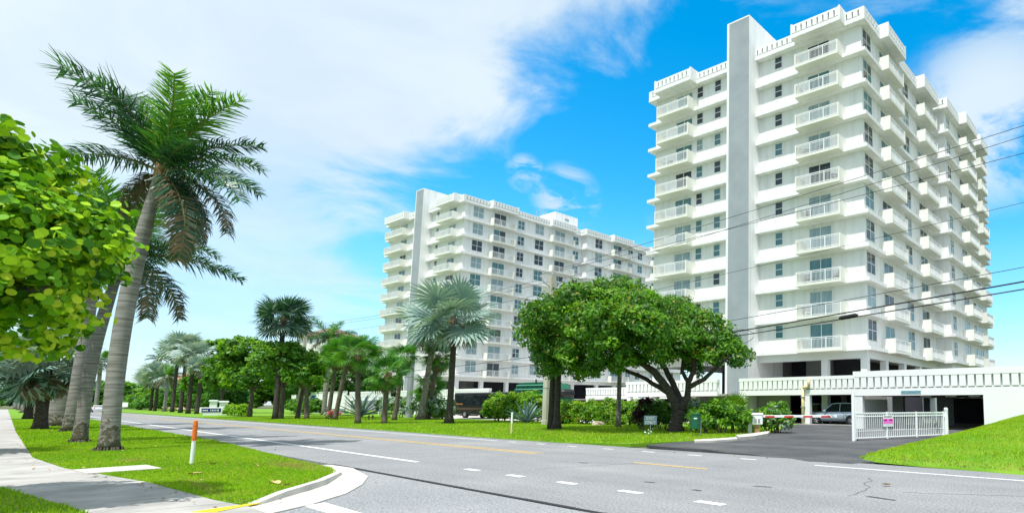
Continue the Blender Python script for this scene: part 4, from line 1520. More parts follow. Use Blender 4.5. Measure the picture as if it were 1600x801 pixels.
for i in one:
    n_ = Vector(Nn[i] + rng.normal(0, .6, 3)).normalized()
    me = dm[int(cm_[Id[keep][i]]) if random.random() < .6 else int(pick(1, [.40, .31, .19, .10])[0])]
    o = put(me, 'leaf', sgt, Vector(C[i]), sc=random.uniform(.085, .15))
    o.rotation_euler = (n_.to_track_quat('Z', 'Y') @ Quaternion((0, 0, 1), random.uniform(0, 6.28))).to_euler()
rb = MB()
dv, df = disc(8)
for i in rest:
    n_ = Vector(Nn[i] + rng.normal(0, .6, 3)).normalized()
    q = n_.to_track_quat('Z', 'Y') @ Quaternion((0, 0, 1), random.uniform(0, 6.28))
    s = random.uniform(.085, .145)
    c = Vector(C[i])
    rb.add([c + q @ (Vector(v) * s) for v in dv], df, int(cm_[Id[keep][i]]) if random.random() < .6 else int(pick(1, [.40, .31, .19, .10])[0]))
rb.build('foliage', SGM, sgt, kind='stuff')


def round_tree(label, x, y, h, blobs, mats, probs, leaf=.34, dens=1.6, per=46, cr=.6, trunk=.22, group=None, name='round_tree'):
    root = thing(name, label, 'tree', (x, y, 0), 0, group)
    th = min(b[2] for b in blobs)
    segs = [([(0, 0, -.05), (.05, 0, th * .5), (0, 0, th * .8)], [trunk * 1.3, trunk, trunk * .85])]
    for b in blobs[:5]:
        segs.append(([(0, 0, th * .75), (b[0] * .5, b[1] * .5, th + (b[2] - th) * .3), (b[0], b[1], b[2])], [trunk * .6, trunk * .4, .04]))
    limb_tree(root, segs, BARK)
    crown('crown', root, blobs, per, cr, dens, leaf, mats, probs)
    return root


LM = [LF_DEEP, LF_MID, LF_BRIGHT, LF_LIME]
round_tree('round bright green tree with a dark twisted trunk beside the entrance sign', -66.35, 76.28, 11, [(-2.5, 0, 6.2, 2.8, 3, 2.3), (1.8, .5, 6.8, 3, 3, 2.5), (-.2, -1, 8.5, 2.6, 2.6, 1.9), (4.2, .5, 5.0, 2.3, 2.5, 1.9), (-4.2, 1, 4.6, 2.2, 2.4, 1.7), (.5, -1.5, 4.9, 2.4, 2.2, 1.6)], LM, [.14, .40, .36, .10], leaf=.5, dens=.9)
round_tree('yellow green tree left of the twisted trunk, behind the white pillars', -102.71, 111.52, 12, [(-2, 0, 8, 4, 4, 3.0), (3, 1, 8.5, 4, 4, 3.2), (0, -1, 11.5, 3.4, 3.2, 2.3), (-5, 1, 5.2, 3, 3, 2.4), (5.5, 1, 6.2, 3.2, 3, 2.6)], LM, [.12, .40, .36, .12], leaf=.7, dens=.6)
round_tree('bright tree hanging over the verge left of the sabal palms', -53.41, 65.34, 9, [(-1.5, 0, 5.6, 2.2, 2.3, 1.9), (1.2, .4, 6.0, 2.2, 2.3, 1.9), (0, -.6, 7.3, 1.9, 2, 1.3), (2.6, 0, 4.9, 1.6, 1.8, 1.4)], LM, [.16, .42, .34, .08], leaf=.42, dens=1.1)
round_tree('dense dark green tree behind the sabal palms hiding the garage end', -81.29, 113.86, 9, [(-4, 0, 5, 4, 3, 3.2), (1, 0, 6.2, 4, 3, 3.0), (5, 1, 5.2, 3.6, 3, 3), (9, 1, 4.5, 3.5, 3, 2.6), (-8, 0, 5.5, 4, 3, 3.5)], LM, [.60, .34, .06, 0.0], leaf=.5, dens=.8)
round_tree('dark green broad tree behind the white concrete pole', -88.58, 114.47, 9, [(-4, 0, 5.5, 4, 3, 3.4), (1, 0, 6, 4, 3, 3), (5, 1, 4.2, 3.6, 3, 2.6)], LM, [.55, .38, .07, 0.0], leaf=.5, dens=.8)


def hedge(label, x, y, blobs, mats, probs, leaf=.16, per=40, cr=.30, dens=4, name='hedge', cat='hedge', group=None, core=True, rz=0, aspect=.55):
    root = thing(name, label, cat, (x, y, 0), rz, group)
    b = MB()
    for (bx, by, bz, rx, ry, rzz) in blobs[:6]:
        for k in range(5):
            a = random.uniform(0, 6.28)
            b.tube([(bx + math.cos(a) * rx * .2, by + math.sin(a) * ry * .2, -.02), (bx + math.cos(a) * rx * .55, by + math.sin(a) * ry * .55, bz * .75 + rzz * .3)], [.035, .015], 5)
    b.build('stem', BARK, root, kind='stuff')
    crown('foliage', root, blobs, per, cr, dens, leaf, mats, probs, aspect=aspect)
    return root


def row(n, length, z, ry, rz, jz=.12, rx=None):
    out = []
    for k in range(n):
        x = -length / 2 + length * (k + .5) / n
        out.append((x, random.uniform(-.1, .1), z * random.uniform(.95, 1.05), (rx or length / n * .8), ry, rz * random.uniform(1 - jz, 1 + jz)))
    return out


hedge('glossy bright green rounded hedge beside the black bus', -23.2, 55.8, row(5, 7.0, 1.35, 1.5, 1.45) + row(4, 6.0, .9, 1.7, 1.0), [LF_MID, LF_BRIGHT, LF_LIME, LF_DEEP], [.25, .50, .20, .05], leaf=.22, rz=RAD(-30), aspect=.6)
hedge('long yellow green hedge behind the three slim palm trunks', -13.2, 47.6, row(9, 8.6, 1.0, .8, .95) + row(9, 8.6, .6, .9, .7), [LF_MID, LF_BRIGHT, LF_LIME, LF_RUST], [.36, .30, .20, .14], leaf=.18, rz=RAD(-30))
hedge('silver grey leaved shrub row at the right end of the yellow green hedge', -8.6, 45.6, row(3, 2.6, 1.2, .7, .8), [LF_SILV, LF_MID, LF_BRIGHT], [.5, .3, .2], leaf=.15, rz=RAD(-30))
hedge('low bright green shrub in front of the silver grey shrub row', -8.3, 42.2, row(2, 1.6, .7, .6, .65), [LF_MID, LF_BRIGHT, LF_LIME], [.3, .5, .2], leaf=.15)
hedge('dark wine coloured bush beside the exit sign', -7.4, 37.4, [(0, 0, 1.2, .62, .6, .75), (.35, 0, .75, .55, .55, .6), (-.3, 0, .7, .5, .5, .55)], [LF_WINE, LF_DEEP, LF_RUST], [.86, .08, .06], leaf=.30, per=26, dens=5, aspect=.28, name='shrub', cat='shrub')
hedge('dense dark green rounded bush behind the exit sign', -6.3, 37.2, [(0, 0, 1.0, 1.0, .9, .95), (.7, .1, .7, .8, .8, .7)], [LF_DEEP, LF_MID], [.7, .3], leaf=.12, per=60, dens=5, name='shrub', cat='shrub')
hedge('variegated leafy bush right of the green bin', -2.2, 32.4, [(0, 0, .95, 1.15, .9, .85), (-.9, .1, .8, .9, .8, .75), (.9, -.1, .75, .8, .8, .72)], [LF_MID, LF_DEEP, LF_BRIGHT, LF_LIME], [.38, .26, .24, .12], leaf=.20, per=36, dens=5, name='shrub', cat='shrub')
hedge('silvery topped shrub behind the variegated bush', -2.6, 35.6, [(0, 0, 1.25, 1.3, .8, .75), (-1.5, .1, 1.15, 1, .8, .7)], [LF_SILV, LF_MID, LF_BRIGHT], [.4, .4, .2], leaf=.16, per=40, dens=5, name='shrub', cat='shrub')
hedge('rounded leafy bush behind the white keypad box', 0.75, 34.0, [(0, 0, 1.05, .85, .8, .72), (.25, -.1, .55, .8, .8, .6), (-.35, .1, .8, .7, .7, .6)], [LF_MID, LF_BRIGHT, LF_SILV, LF_DEEP], [.34, .34, .18, .14], leaf=.19, per=36, dens=6, name='shrub', cat='shrub')
hedge('grassy green tuft at the foot of the keypad post', -.75, 33.6, [(0, 0, .45, .55, .5, .5)], [LF_MID, LF_BRIGHT, LF_LIME], [.4, .4, .2], leaf=.30, per=30, dens=7, aspect=.14, name='shrub', cat='shrub')
hedge('silver buttonwood hedge between the agave and the grey lamp post', -44.5, 72.5, row(7, 11, 1.5, .9, 1.1), [LF_SILV, LF_MID, LF_DEEP], [.5, .34, .16], leaf=.24, dens=3, rz=RAD(-34))
hedge('silver shrub at the foot of the leaning palm', -34.4, 62.6, row(2, 2.6, 1.25, .9, 1.15), [LF_SILV, LF_MID, LF_DEEP], [.55, .3, .15], leaf=.2)
hedge('low light green clump between the two sabal trunks and the lamp post', -37.0, 66.5, row(4, 5.2, .5, .6, .55), [LF_BRIGHT, LF_MID, LF_LIME], [.5, .3, .2], leaf=.2, rz=RAD(-34))
hedge('green hedge row behind the left sabal palms', -74.34, 95.80, row(9, 15, 1.2, 1.2, 1.3), [LF_MID, LF_DEEP, LF_BRIGHT], [.45, .3, .25], leaf=.26, dens=2.5, rz=RAD(-38))
hedge('rust red bromeliads at the foot of the concrete pole', -17.0, 48.3, [(0, 0, .35, .8, .5, .45), (.6, 0, .3, .5, .4, .4)], [LF_RUST, LF_WINE, LF_MID], [.6, .15, .25], leaf=.22, per=26, dens=6, name='shrub', cat='shrub')
hedge('pink flowering low shrub at the foot of the sabal trunks', -46.49, 63.76, [(0, 0, .5, .8, .6, .5)], [leafm('petal_pink', (.55, .06, .16), .3), LF_MID, leafm('petal_white', (.7, .62, .6), .3)], [.4, .4, .2], leaf=.2, name='shrub', cat='shrub')
hedge('low clipped yellow green hedge right of the white pillars', -75.82, 85.04, row(6, 10, .8, .9, .8), [LF_LIME, LF_BRIGHT, LF_MID], [.4, .4, .2], leaf=.28, dens=2.2, rz=RZ)
hedge('clipped dark hedge left of the blue entrance sign', -200.77, 190.29, row(7, 42, 2.4, 3.0, 2.6, rx=4.5), [LF_MID, LF_DEEP, LF_BRIGHT], [.5, .35, .15], leaf=.9, per=30, cr=1.0, dens=.35, rz=RZ)
hedge('dark green garden hedge behind the distant silver palms', -164.67, 166.03, row(9, 60, 3.4, 3.0, 3.4, rx=5), [LF_MID, LF_DEEP, LF_BRIGHT], [.48, .40, .12], leaf=.9, per=30, cr=1.0, dens=.35, rz=RZ)
hedge('dark green shrubbery behind the entrance sign', -115.03, 124.90, row(6, 30, 2.4, 2.5, 2.6, rx=3.5), [LF_MID, LF_DEEP], [.45, .55], leaf=.6, per=30, cr=.8, dens=.6, rz=RZ)
for i, (u_, lb) in enumerate(((0, 'distant broadleaf tree behind the hedge at the road end'), (1, 'second distant broadleaf tree, right of the road end'), (2, 'tall distant tree behind the far silver palms'), (3, 'distant tree behind the yellow green tree'))):
    x, y = [(-402.87, 371.48), (-330.57, 315.27), (-240.81, 245.48), (-223.63, 237.19)][i]
    round_tree(lb, x, y, 14, [(-6, 0, 6, 6, 5, 4), (5, 0, 7, 6, 5, 4.2), (0, 0, 9, 5, 5, 3.6)], LM, [.3, .45, .2, .05], leaf=1.2, dens=.22, per=34, cr=1.4, trunk=.5, group='distant trees across the road')
# dense planting on the inner side of the sidewalk
for i, (r_, o_, lb) in enumerate(((-40, -4.6, 'dark shrub mass at the left edge behind the sea grape'), (-56, -4.4, 'second dark shrub further along the inner side of the sidewalk'), (-80, -4.6, 'third dark shrub further along the inner side of the sidewalk'),
                                  (-125, -4.8, 'farthest dark shrub along the inner side of the sidewalk'))):
    x, y = rw(r_, o_)
    k = [1, 1.15, 1.5, 2.4][i]
    hedge(lb, x, y, row(4, 12 * k, 2.4, 1.6, 2.2, rx=3 * k), [LF_DEEP, LF_MID, LF_BRIGHT], [.55, .35, .1], leaf=.35 * k, per=36, cr=.6 * k, dens=1.6 / k / k, rz=RZ, group='dark shrubs along the inner side of the sidewalk')
wd = crown('woodland', None, [(-300 + 8 * k, 300 + 6 * (k % 3), 5, 9, 6, 6.5 + (k % 4)) for k in range(-6, 8)] + [(-430 + 14 * k, 330, 6, 12, 8, 8) for k in range(0, 9)], 34, 2.2, .05, 2.4, LM, [.35, .45, .2, 0])
tag(wd, 'far off line of trees closing the end of the road', 'woodland', kind='stuff')


# ------------------------------------------------------------------ agaves, spiky palm bush
def sword(L, w, m):
    b = MB()
    n = 7
    for i in range(n):
        t0, t1 = i / n, (i + 1) / n
        def cs(t):
            ww = w * (0.6 + 1.2 * t) * (1 - t ** 3) + .004
            z = .10 * L * t * t * -1 + .0
            x = L * t
            return [(x, -ww, z + ww * .35), (x, 0, z - ww * .12), (x, ww, z + ww * .35), (x, 0, z + ww * .08)]
        a, c = cs(t0), cs(t1)
        b.add(a + c, [(0, 1, 5, 4), (1, 2, 6, 5), (2, 3, 7, 6), (3, 0, 4, 7)])
    return b.mesh('leaf', m, smooth=True)


AG = sword(1.9, .11, AGAVE)


def agave(label, x, y, sc, n=34, seed=1):
    rr = random.Random(seed)
    root = thing('agave', label, 'agave', (x, y, 0), 0, 'large blue agaves on the far lawn')
    for k in range(n):
        t = k / n
        el = 80 - 74 * t ** .8 + rr.uniform(-6, 6)
        o = put(AG, 'leaf', root, (0, 0, .12 * sc), sc=sc * rr.uniform(.85, 1.05))
        o.rotation_euler = (Matrix.Rotation(RAD(137.5 * k), 3, 'Z') @ Matrix.Rotation(RAD(-el), 3, 'Y')).to_euler()
    MB().tube([(0, 0, -.02), (0, 0, .3 * sc)], [.2 * sc, .14 * sc], 8).build('stem', AGAVE, root)
    return root


agave('large blue agave among the sabal trunks', -50.2, 73.6, 1.75, 36, 4)
agave('blue agave with pale leaf edges beside the bright green hedge', -20.0, 50.2, 1.12, 34, 6)
SPK = fan_mesh(.9, .7, [LF_BRIGHT, LF_LIME, LF_MID], nseg=18, droop=.25, spread=150, dry=.3)
sp = thing('palm_bush', 'spiky light green palm bush rising behind the variegated bush', 'shrub', (-1.7, 34.6, 0))
MB().tube([(0, 0, -.02), (0, 0, .8)], [.12, .08], 7).build('stem', BARK, sp)
for k in range(26):
    o = put(SPK, 'frond', sp, (random.uniform(-.3, .3), random.uniform(-.2, .2), .75), sc=random.uniform(.8, 1.1))
    o.rotation_euler = (Matrix.Rotation(RAD(137.5 * k), 3, 'Z') @ Matrix.Rotation(RAD(-(80 - 65 * k / 26)), 3, 'Y')).to_euler()

# ------------------------------------------------------------------ vehicles
CARP = mat('silver_blue_car_paint', (0.42, 0.50, 0.58), 0.25, metal=0.35, coat=.6)
CARW = mat('white_car_paint', (0.75, 0.76, 0.77), 0.3, coat=.5)
CARD = mat('dark_car_paint', (0.03, 0.03, 0.04), 0.3, coat=.5)
CARGL = mat('car_glass', (0.012, 0.016, 0.022), 0.04, spec=0.7)
RIMM = mat('alloy_rim', (0.55, 0.56, 0.58), 0.3, metal=0.8)
LAMP = mat('headlight_glass', (0.75, 0.78, 0.80), 0.1, spec=.6)
TAIL = mat('tail_light', (0.4, 0.01, 0.01), 0.2)
TRIM = mat('black_trim', (0.02, 0.02, 0.022), 0.5)


def make_car(label, x, y, rz, paint, L=4.7, suv=True, group=None):
    """nose towards +X; body lofted from cross sections"""
    root = thing('parked_car' if suv else 'car', label, 'car', (x, y, 0.01), rz, group)
    hw = .93
    H = 1.74 if suv else 1.45
    st = [(-.5, .50, .80, .78), (-.485, .36, .98, .86), (-.44, .30, 1.05, .91), (-.30, .28, 1.07, .93), (0, .28, 1.06, .93), (.16, .28, 1.05, .93), (.24, .28, 1.03, .92), (.36, .28, .98, .90), (.44, .30, .92, .86), (.485, .36, .82, .78), (.5, .46, .68, .68)]
    b = MB()
    S_ = []
    for (fx, z0, z1, w) in st:
        X = fx * L
        zm = (z0 + z1) / 2
        S_.append([(X, -w * hw * .9, z0), (X, -w * hw * 1.04, z0 + .14), (X, -w * hw * 1.07, zm), (X, -w * hw, z1 - .07), (X, -w * hw * .88, z1), (X, 0, z1 + .02),
                   (X, w * hw * .88, z1), (X, w * hw, z1 - .07), (X, w * hw * 1.07, zm), (X, w * hw * 1.04, z0 + .14), (X, w * hw * .9, z0)])
    m = len(S_[0])
    for a, c in zip(S_, S_[1:]):
        b.add(a + c, [(k, (k + 1) % m, m + (k + 1) % m, m + k) for k in range(m)])
    b.add(S_[0], [tuple(range(m))]).add(S_[-1], [tuple(range(m))])
    b.build('body', paint, root, smooth=True)
    rear = -.46 if suv else -.34
    c0 = [(rear * L, .80, 1.0), ((rear + .035) * L, .70, H - .12), ((rear + .09) * L, .66, H - .01), (-.05 * L, .66, H), (.04 * L, .66, H - .05), (.19 * L, .78, 1.03)]
    cab = MB()
    vs = []
    for (X, w, z) in c0:
        vs += [(X, -w, z), (X, w, z)]
    n = len(c0)
    cab.add(vs, [(0, 1, 3, 2)] + [(2 * k, 2 * k + 1, 2 * k + 3, 2 * k + 2) for k in range(1, n - 1)] + [tuple(2 * k for k in range(n))] + [tuple(2 * k + 1 for k in range(n))[::-1]])
    cab.build('cabin', CARGL, root)
    rf = MB()
    for k in (1, 2, 3):
        (x0, w0, z0), (x1, w1, z1) = c0[k], c0[k + 1]
        rf.add([(x0, -w0 - .02, z0 + .012), (x0, w0 + .02, z0 + .012), (x1, w1 + .02, z1 + .012), (x1, -w1 - .02, z1 + .012),
                (x0, -w0 - .02, z0 - .05), (x0, w0 + .02, z0 - .05), (x1, w1 + .02, z1 - .05), (x1, -w1 - .02, z1 - .05)],
               [(0, 1, 2, 3), (0, 3, 7, 4), (1, 5, 6, 2), (0, 4, 5, 1), (3, 2, 6, 7)])
    for s in (-1, 1):
        for fx, zt, fx2 in ((.04, H - .05, .19), (-.10, H - .02, -.10), (-.30 if suv else -.25, H - .04, -.31)):
            rf.tube([(fx * L, s * .675, zt), (fx2 * L, s * .82, 1.04)], .035, 5)
    rf.build('roof', paint, root)
    ty = MB().tube([(0, -.11, 0), (0, .11, 0)], .35, 22).mesh('wheel', BLACK)
    rm = MB()
    rm.tube([(0, -.118, 0), (0, -.10, 0)], .235, 20, m=1)
    for k in range(7):
        a = 2 * math.pi * k / 7
        rm.tube([(.04 * math.cos(a), -.127, .04 * math.sin(a)), (.225 * math.cos(a), -.127, .225 * math.sin(a))], .026, 5)
    rmm = rm.mesh('rim', [RIMM, TRIM])
    ar = MB()
    for k in range(13):
        a0, a1 = math.pi * k / 13, math.pi * (k + 1) / 13
        ar.add([(.37 * math.cos(a0), -.012, .37 * math.sin(a0)), (.43 * math.cos(a0), -.012, .43 * math.sin(a0)), (.43 * math.cos(a1), -.012, .43 * math.sin(a1)), (.37 * math.cos(a1), -.012, .37 * math.sin(a1)),
                (.37 * math.cos(a0), .25, .37 * math.sin(a0)), (.37 * math.cos(a1), .25, .37 * math.sin(a1))], [(0, 1, 2, 3), (0, 3, 5, 4)])
    arm = ar.mesh('wheel_arch', TRIM)
    for fx in (.315, -.30):
        for s in (-1, 1):
            w = put(ty, 'wheel', root, (fx * L, s * .85, .35), (0, 0, 0 if s < 0 else math.pi))
            put(rmm, 'rim', w)
            put(arm, 'wheel_arch', root, (fx * L, s * .985, .37), (0, 0, 0 if s < 0 else math.pi))
    for s in (-1, 1):
        MB().bbox(.455 * L, .492 * L, s * .62 - .16, s * .62 + .16, .66, .80, .02).build('headlight', LAMP, root)
        MB().bbox(-.497 * L, -.47 * L, s * .68 - .13, s * .68 + .13, .78, .98, .02).build('tail_light', TAIL, root)
        MB().bbox(.13 * L, .13 * L + .2, s * 1.0 - .12, s * 1.0 + .12, 1.02, 1.2, .04).build('mirror', paint, root)
        for fx in (-.02, -.24):
            MB().bbox(fx * L, fx * L + .2, s * .975 - .02, s * .975 + .02, .86, .90, .01).build('handle', RIMM, root)
            MB().box(fx * L + .30, fx * L + .312, s * .985 - .012, s * .985 + .012, .40, .98).build('door_seam', TRIM, root)
    MB().box(.494 * L, .503 * L, -.5, .5, .42, .62).build('grille', TRIM, root)
    return root


def tower_w(C, x, y):
    c, s = math.cos(TZ), math.sin(TZ)
    return (C[0] + x * c - y * s, C[1] + x * s + y * c)


x, y = tower_w(RC, -1.95, -1.5)
make_car('silver blue suv parked in the open garage bay beside the yellow pipe', x, y, TZ + math.pi, CARP, L=5.0)
x, y = tower_w(RC, -5.6, 2.4)
make_car('pale car mostly hidden behind the column with the yellow pipe', x, y, TZ + RAD(90), CARP, L=4.5)
x, y = -177.40, 149.32
make_car('white car driving far down the road behind the palm trunks', x, y, RZ, CARW, 4.5, False)
x, y = -144.08, 127.59
make_car('distant white car on the far lane between the trunks', x, y, RZ + math.pi, CARW, 4.5, False)
x, y = rw(-105, 1.2 - 3.8)
make_car('dark car far away at the left edge beyond the sidewalk', x, y, RZ, CARD, 4.5, False)

# black coach
bx_, by_ = -32.2, 70.0
coach = thing('coach', 'black coach with brown stripes parked behind the bright green hedge', 'bus', (bx_, by_, 0.01), RAD(-30))
Lb, Wb, Hb = 11.0, 2.5, 3.05
BUSP = mat('black_bus_paint', (0.018, 0.017, 0.017), 0.28, coat=.4)
MB().bbox(-Lb / 2, Lb / 2, -Wb / 2, Wb / 2, .38, Hb, .12).build('body', BUSP, coach)
MB().bbox(-Lb / 2 + .5, Lb / 2 - .2, -Wb / 2 - .012, -Wb / 2 + .01, 1.55, 2.7, .004).build('window_band', CARGL, coach)
BRN = mat('brown_stripe', (0.20, 0.13, 0.08), 0.4)
GOLD = mat('gold_letters', (0.45, 0.22, 0.07), 0.4)
for z in (1.02, 1.18):
    MB().box(-Lb / 2 + .1, Lb / 2 - .1, -Wb / 2 - .012, -Wb / 2 + .002, z, z + .05).build('stripe', BRN, coach)
for k, w in enumerate((.16, .13, .15, .14, .12, .15, .13)):
    MB().box(-Lb / 2 + .45 + k * .2, -Lb / 2 + .45 + k * .2 + w, -Wb / 2 - .016, -Wb / 2 + .004, 1.62 + .0, 1.76).build('gold_letter', GOLD, coach)
bw = MB().tube([(0, -.14, 0), (0, .14, 0)], .48, 22).mesh('wheel', BLACK)
bh = MB().tube([(0, -.155, 0), (0, -.13, 0)], .24, 16).mesh('rim', RIMM)
for fx in (-Lb / 2 + 2.3, Lb / 2 - 2.6):
    for s in (-1, 1):
        w = put(bw, 'wheel', coach, (fx, s * 1.13, .48), (0, 0, 0 if s < 0 else math.pi))
        put(bh, 'rim', w)
MB().bbox(-Lb / 2 - .08, -Lb / 2 + .05, -1.2, 1.2, .35, .62, .03).build('bumper', TRIM, coach)
for s in (-1, 1):
    MB().box(-Lb / 2 - .012, -Lb / 2 + .02, s * 1.0 - .1, s * 1.0 + .1, .85, 1.4).build('tail_light', TAIL, coach)
# green refuse truck
gx_, gy_ = -27.6, 74.0
grn = thing('refuse_truck', 'dark green refuse truck whose body shows above the coach and hedge', 'truck', (gx_, gy_, 0.01), RAD(-28))
GRNP = mat('dark_green_paint', (0.010, 0.12, 0.062), 0.35, coat=.3)
tb = MB()
prof = [(-3.9, 1.0), (3.3, 1.0), (4.1, 2.0), (3.9, 3.1), (3.0, 4.25), (-3.1, 4.25), (-3.9, 3.5)]
tb.add([(x, -1.2, z) for x, z in prof] + [(x, 1.2, z) for x, z in prof], [tuple(range(7)), tuple(range(13, 6, -1))] + [(i, (i + 1) % 7, 7 + (i + 1) % 7, 7 + i) for i in range(7)])
tb.build('body', GRNP, grn)
for k in range(8):
    x = -3.3 + k * .82
    MB().box(x, x + .09, -1.26, -1.199, 1.2, 4.1).build('rib', GRNP, grn)
for z in (3.45, 3.95):
    MB().bbox(-3.4, 3.0, -1.32, -1.2, z, z + .13, .02).build('side_rail', mat('pale_green_paint', (.12, .36, .26), .4), grn)
MB().bbox(-2.9, 2.4, -.8, .8, 4.25, 4.42, .03).build('top_hatch', GRNP, grn)
MB().tube([(-.2, -1.0, 4.2), (-.2, -1.0, 4.75)], .09, 8).build('exhaust_stack', TRIM, grn)
MB().bbox(-6.0, -4.1, -1.2, 1.2, .7, 3.0, .15).build('cab', GRNP, grn)
MB().bbox(3.3, 4.6, -1.1, 1.1, 2.5, 3.5, .3).build('hopper', TRIM, grn)
for fx in (-5.0, 1.4, 2.5):
    for s in (-1, 1):
        put(bw, 'wheel', grn, (fx, s * 1.05, .48), (0, 0, 0 if s < 0 else math.pi))
MB().box(-5.9, 4.0, -.5, .5, .55, 1.0).build('chassis', TRIM, grn)

# ------------------------------------------------------------------ street furniture
ORG = mat('marker_orange', (0.72, 0.16, 0.02), 0.5)
mp = thing('marker_post', 'orange topped white cable marker post on the near verge', 'marker post', (-15.08, 15.70, 0))
MB().tube([(0, 0, -.05), (0, 0, .66)], .042, 12).build('post', WHT, mp, smooth=False)
MB().tube([(0, 0, .66), (0, 0, 1.10)], .051, 12).build('sleeve', ORG, mp)
MB().tube([(0, 0, 1.10), (0, 0, 1.17), (0, 0, 1.19)], [.044, .044, .03], 12).build('cap', ORG, mp)
for z in (.71, 1.04):
    MB().tube([(0, 0, z), (0, 0, z + .025)], .055, 12).build('band', ORG, mp)
m2 = thing('marker_post', 'small white and orange marker post near the blue agave', 'marker post', (-13.36, 31.51, 0))
MB().tube([(0, 0, .62), (0, 0, 1.18), (0, 0, 1.2)], [.05, .05, .03], 10).build('cap', WHT, m2)
MB().tube([(0, 0, -.05), (0, 0, .62)], .045, 10).build('post', YEL, m2)

# exit sign
ES = mat('sign_slate', (0.10, 0.15, 0.18), 0.5)
ex_ = thing('exit_sign', 'small slate coloured exit only sign in front of the wine coloured bush', 'sign', (-5.85, 31.0, 0.03), RAD(-12))
MB().bbox(-.36, .36, -.02, .02, .52, 1.0, .008).build('board', ES, ex_)
MB().tube([(0, .03, 0), (0, .03, .55)], .02, 6).build('post', STEEL, ex_)
WORN = mat('worn_white_print', (.42, .48, .50), .6)
text('EXIT', .22, ex_, (0, -.023, .86), (RAD(90), 0, 0), WORN)
text('ONLY', .22, ex_, (0, -.023, .64), (RAD(90), 0, 0), WORN)
fb = thing('flower_clump', 'white flowers at the foot of the exit sign', 'flowers', (-5.85, 30.8, 0.03))
C, Nn, Id = clumps([(0, 0, .12, .3, .15, .14)], 8, .12, 30)
o = put(quads('petals', leaves(C, Nn, .09, .8), [WHT, LF_MID], pick(len(C), [.4, .6])), 'petals', fb)

# green bin on a post
bn = thing('litter_bin', 'dark green cylindrical bin on a thin post before the variegated bush', 'bin', (-3.35, 29.9, 0.03))
BING = mat('bin_green', (0.012, 0.10, 0.055), 0.45)
MB().tube([(0, 0, .38), (0, 0, 1.08)], .26, 18).build('drum', BING, bn)
MB().tube([(0, 0, 1.08), (0, 0, 1.12), (0, 0, 1.13)], [.28, .28, .24], 18).build('rim', BING, bn)
MB().tube([(.27, 0, -.03), (.27, 0, .9)], .022, 6).build('post', STEEL, bn)
MB().box(-.06, .1, -.275, -.262, .86, .92).build('label_plate', WHT, bn)

# gate barrier with keypad box
bg_ = thing('barrier_gate', 'red and white barrier arm with a white keypad box on a wooden post', 'barrier', (-0.24, 32.19, 0), RAD(2))
WOODP = mat('post_wood', (0.30, 0.15, 0.06), 0.8, col2=(0.4, 0.22, 0.1), scale=6, stretch=(1, 1, .2))
MB().bbox(-.14, .14, -.09, .09, 0, .62, .01).build('post', WOODP, bg_)
MB().bbox(-.30, .30, -.2, .2, .52, 1.06, .05).build('box', WHT, bg_)
MB().prism([(-.32, -.22), (.32, -.22), (.32, .22), (-.32, .22)], 1.06, [1.09, 1.09, 1.16, 1.16]).build('box_lid', WHT, bg_)
for k in range(2):
    MB().box(-.16 + k * .19, -.03 + k * .19, -.215, -.199, .62, .84).build('keypad', mat('keypad_grey', (.25, .27, .27), .5), bg_)
az_ = .97
MB().bbox(-.75, 4.35, .24, .30, az_ - .065, az_ + .065, .01).build('arm', WHT, bg_)
REDP = mat('red_paint', (0.50, 0.03, 0.02), 0.5)
for x in (.45, 1.5, 2.55, 3.55):
    MB().box(x, x + .52, .232, .308, az_ - .07, az_ + .03).build('red_stripe', REDP, bg_)
MB().bbox(4.35, 4.42, .24, .31, az_ - .075, az_ + .075, .01).build('arm_tip', WHT, bg_)
MB().bbox(-.5, -.28, .2, .34, -.02, 1.02, .02).build('arm_post', WHT, bg_)
rc = thing('wheel_stop', 'red painted concrete wheel stop at the edge of the garage bay', 'kerb block', (*tower_w(RC, -7.4, -3.75), 0.0), TZ)
MB().prism([(-1.1, -.09), (1.1, -.09), (1.1, .09), (-1.1, .09)], 0.0, .2).build('block', mat('faded_red', (.50, .13, .11), .8, col2=(.6, .3, .27), scale=5), rc)
wc = setting(MB().prism([(-1.24, 28.51), (-0.58, 29.94), (0.46, 32.90), (0.32, 29.94), (-0.30, 27.72), (-1.00, 26.49)], -.02, .16).build('driveway_curb', CONC_L), 'pale concrete island curb under the keypad box')
setting(MB().prism([(-2.96, 26.03), (-1.90, 26.97), (-1.21, 27.97), (-1.06, 26.49), (-1.92, 25.37), (-2.81, 24.74)], -.02, .09).build('driveway_curb', CONC_L), 'low concrete curb edging the shrub bed')
tl = setting(MB().box(-12, 2.4, -3.35, -3.05, -.02, .075).build('garage_threshold', CONC, loc=(RC[0], RC[1], 0), rot=(0, 0, TZ)), 'concrete threshold along the open garage bays')
wdt = thing('weed', 'yellow green weed growing at the garage threshold', 'plant', (*tower_w(RC, 1.15, -3.4), 0.05))
for k in range(9):
    o = put(sword(.75, .03, LF_YEL) if k == 0 else wdt.children[0].data, 'blade', wdt, rot=(0, -RAD(25 + 6 * k), RAD(40 * k)))

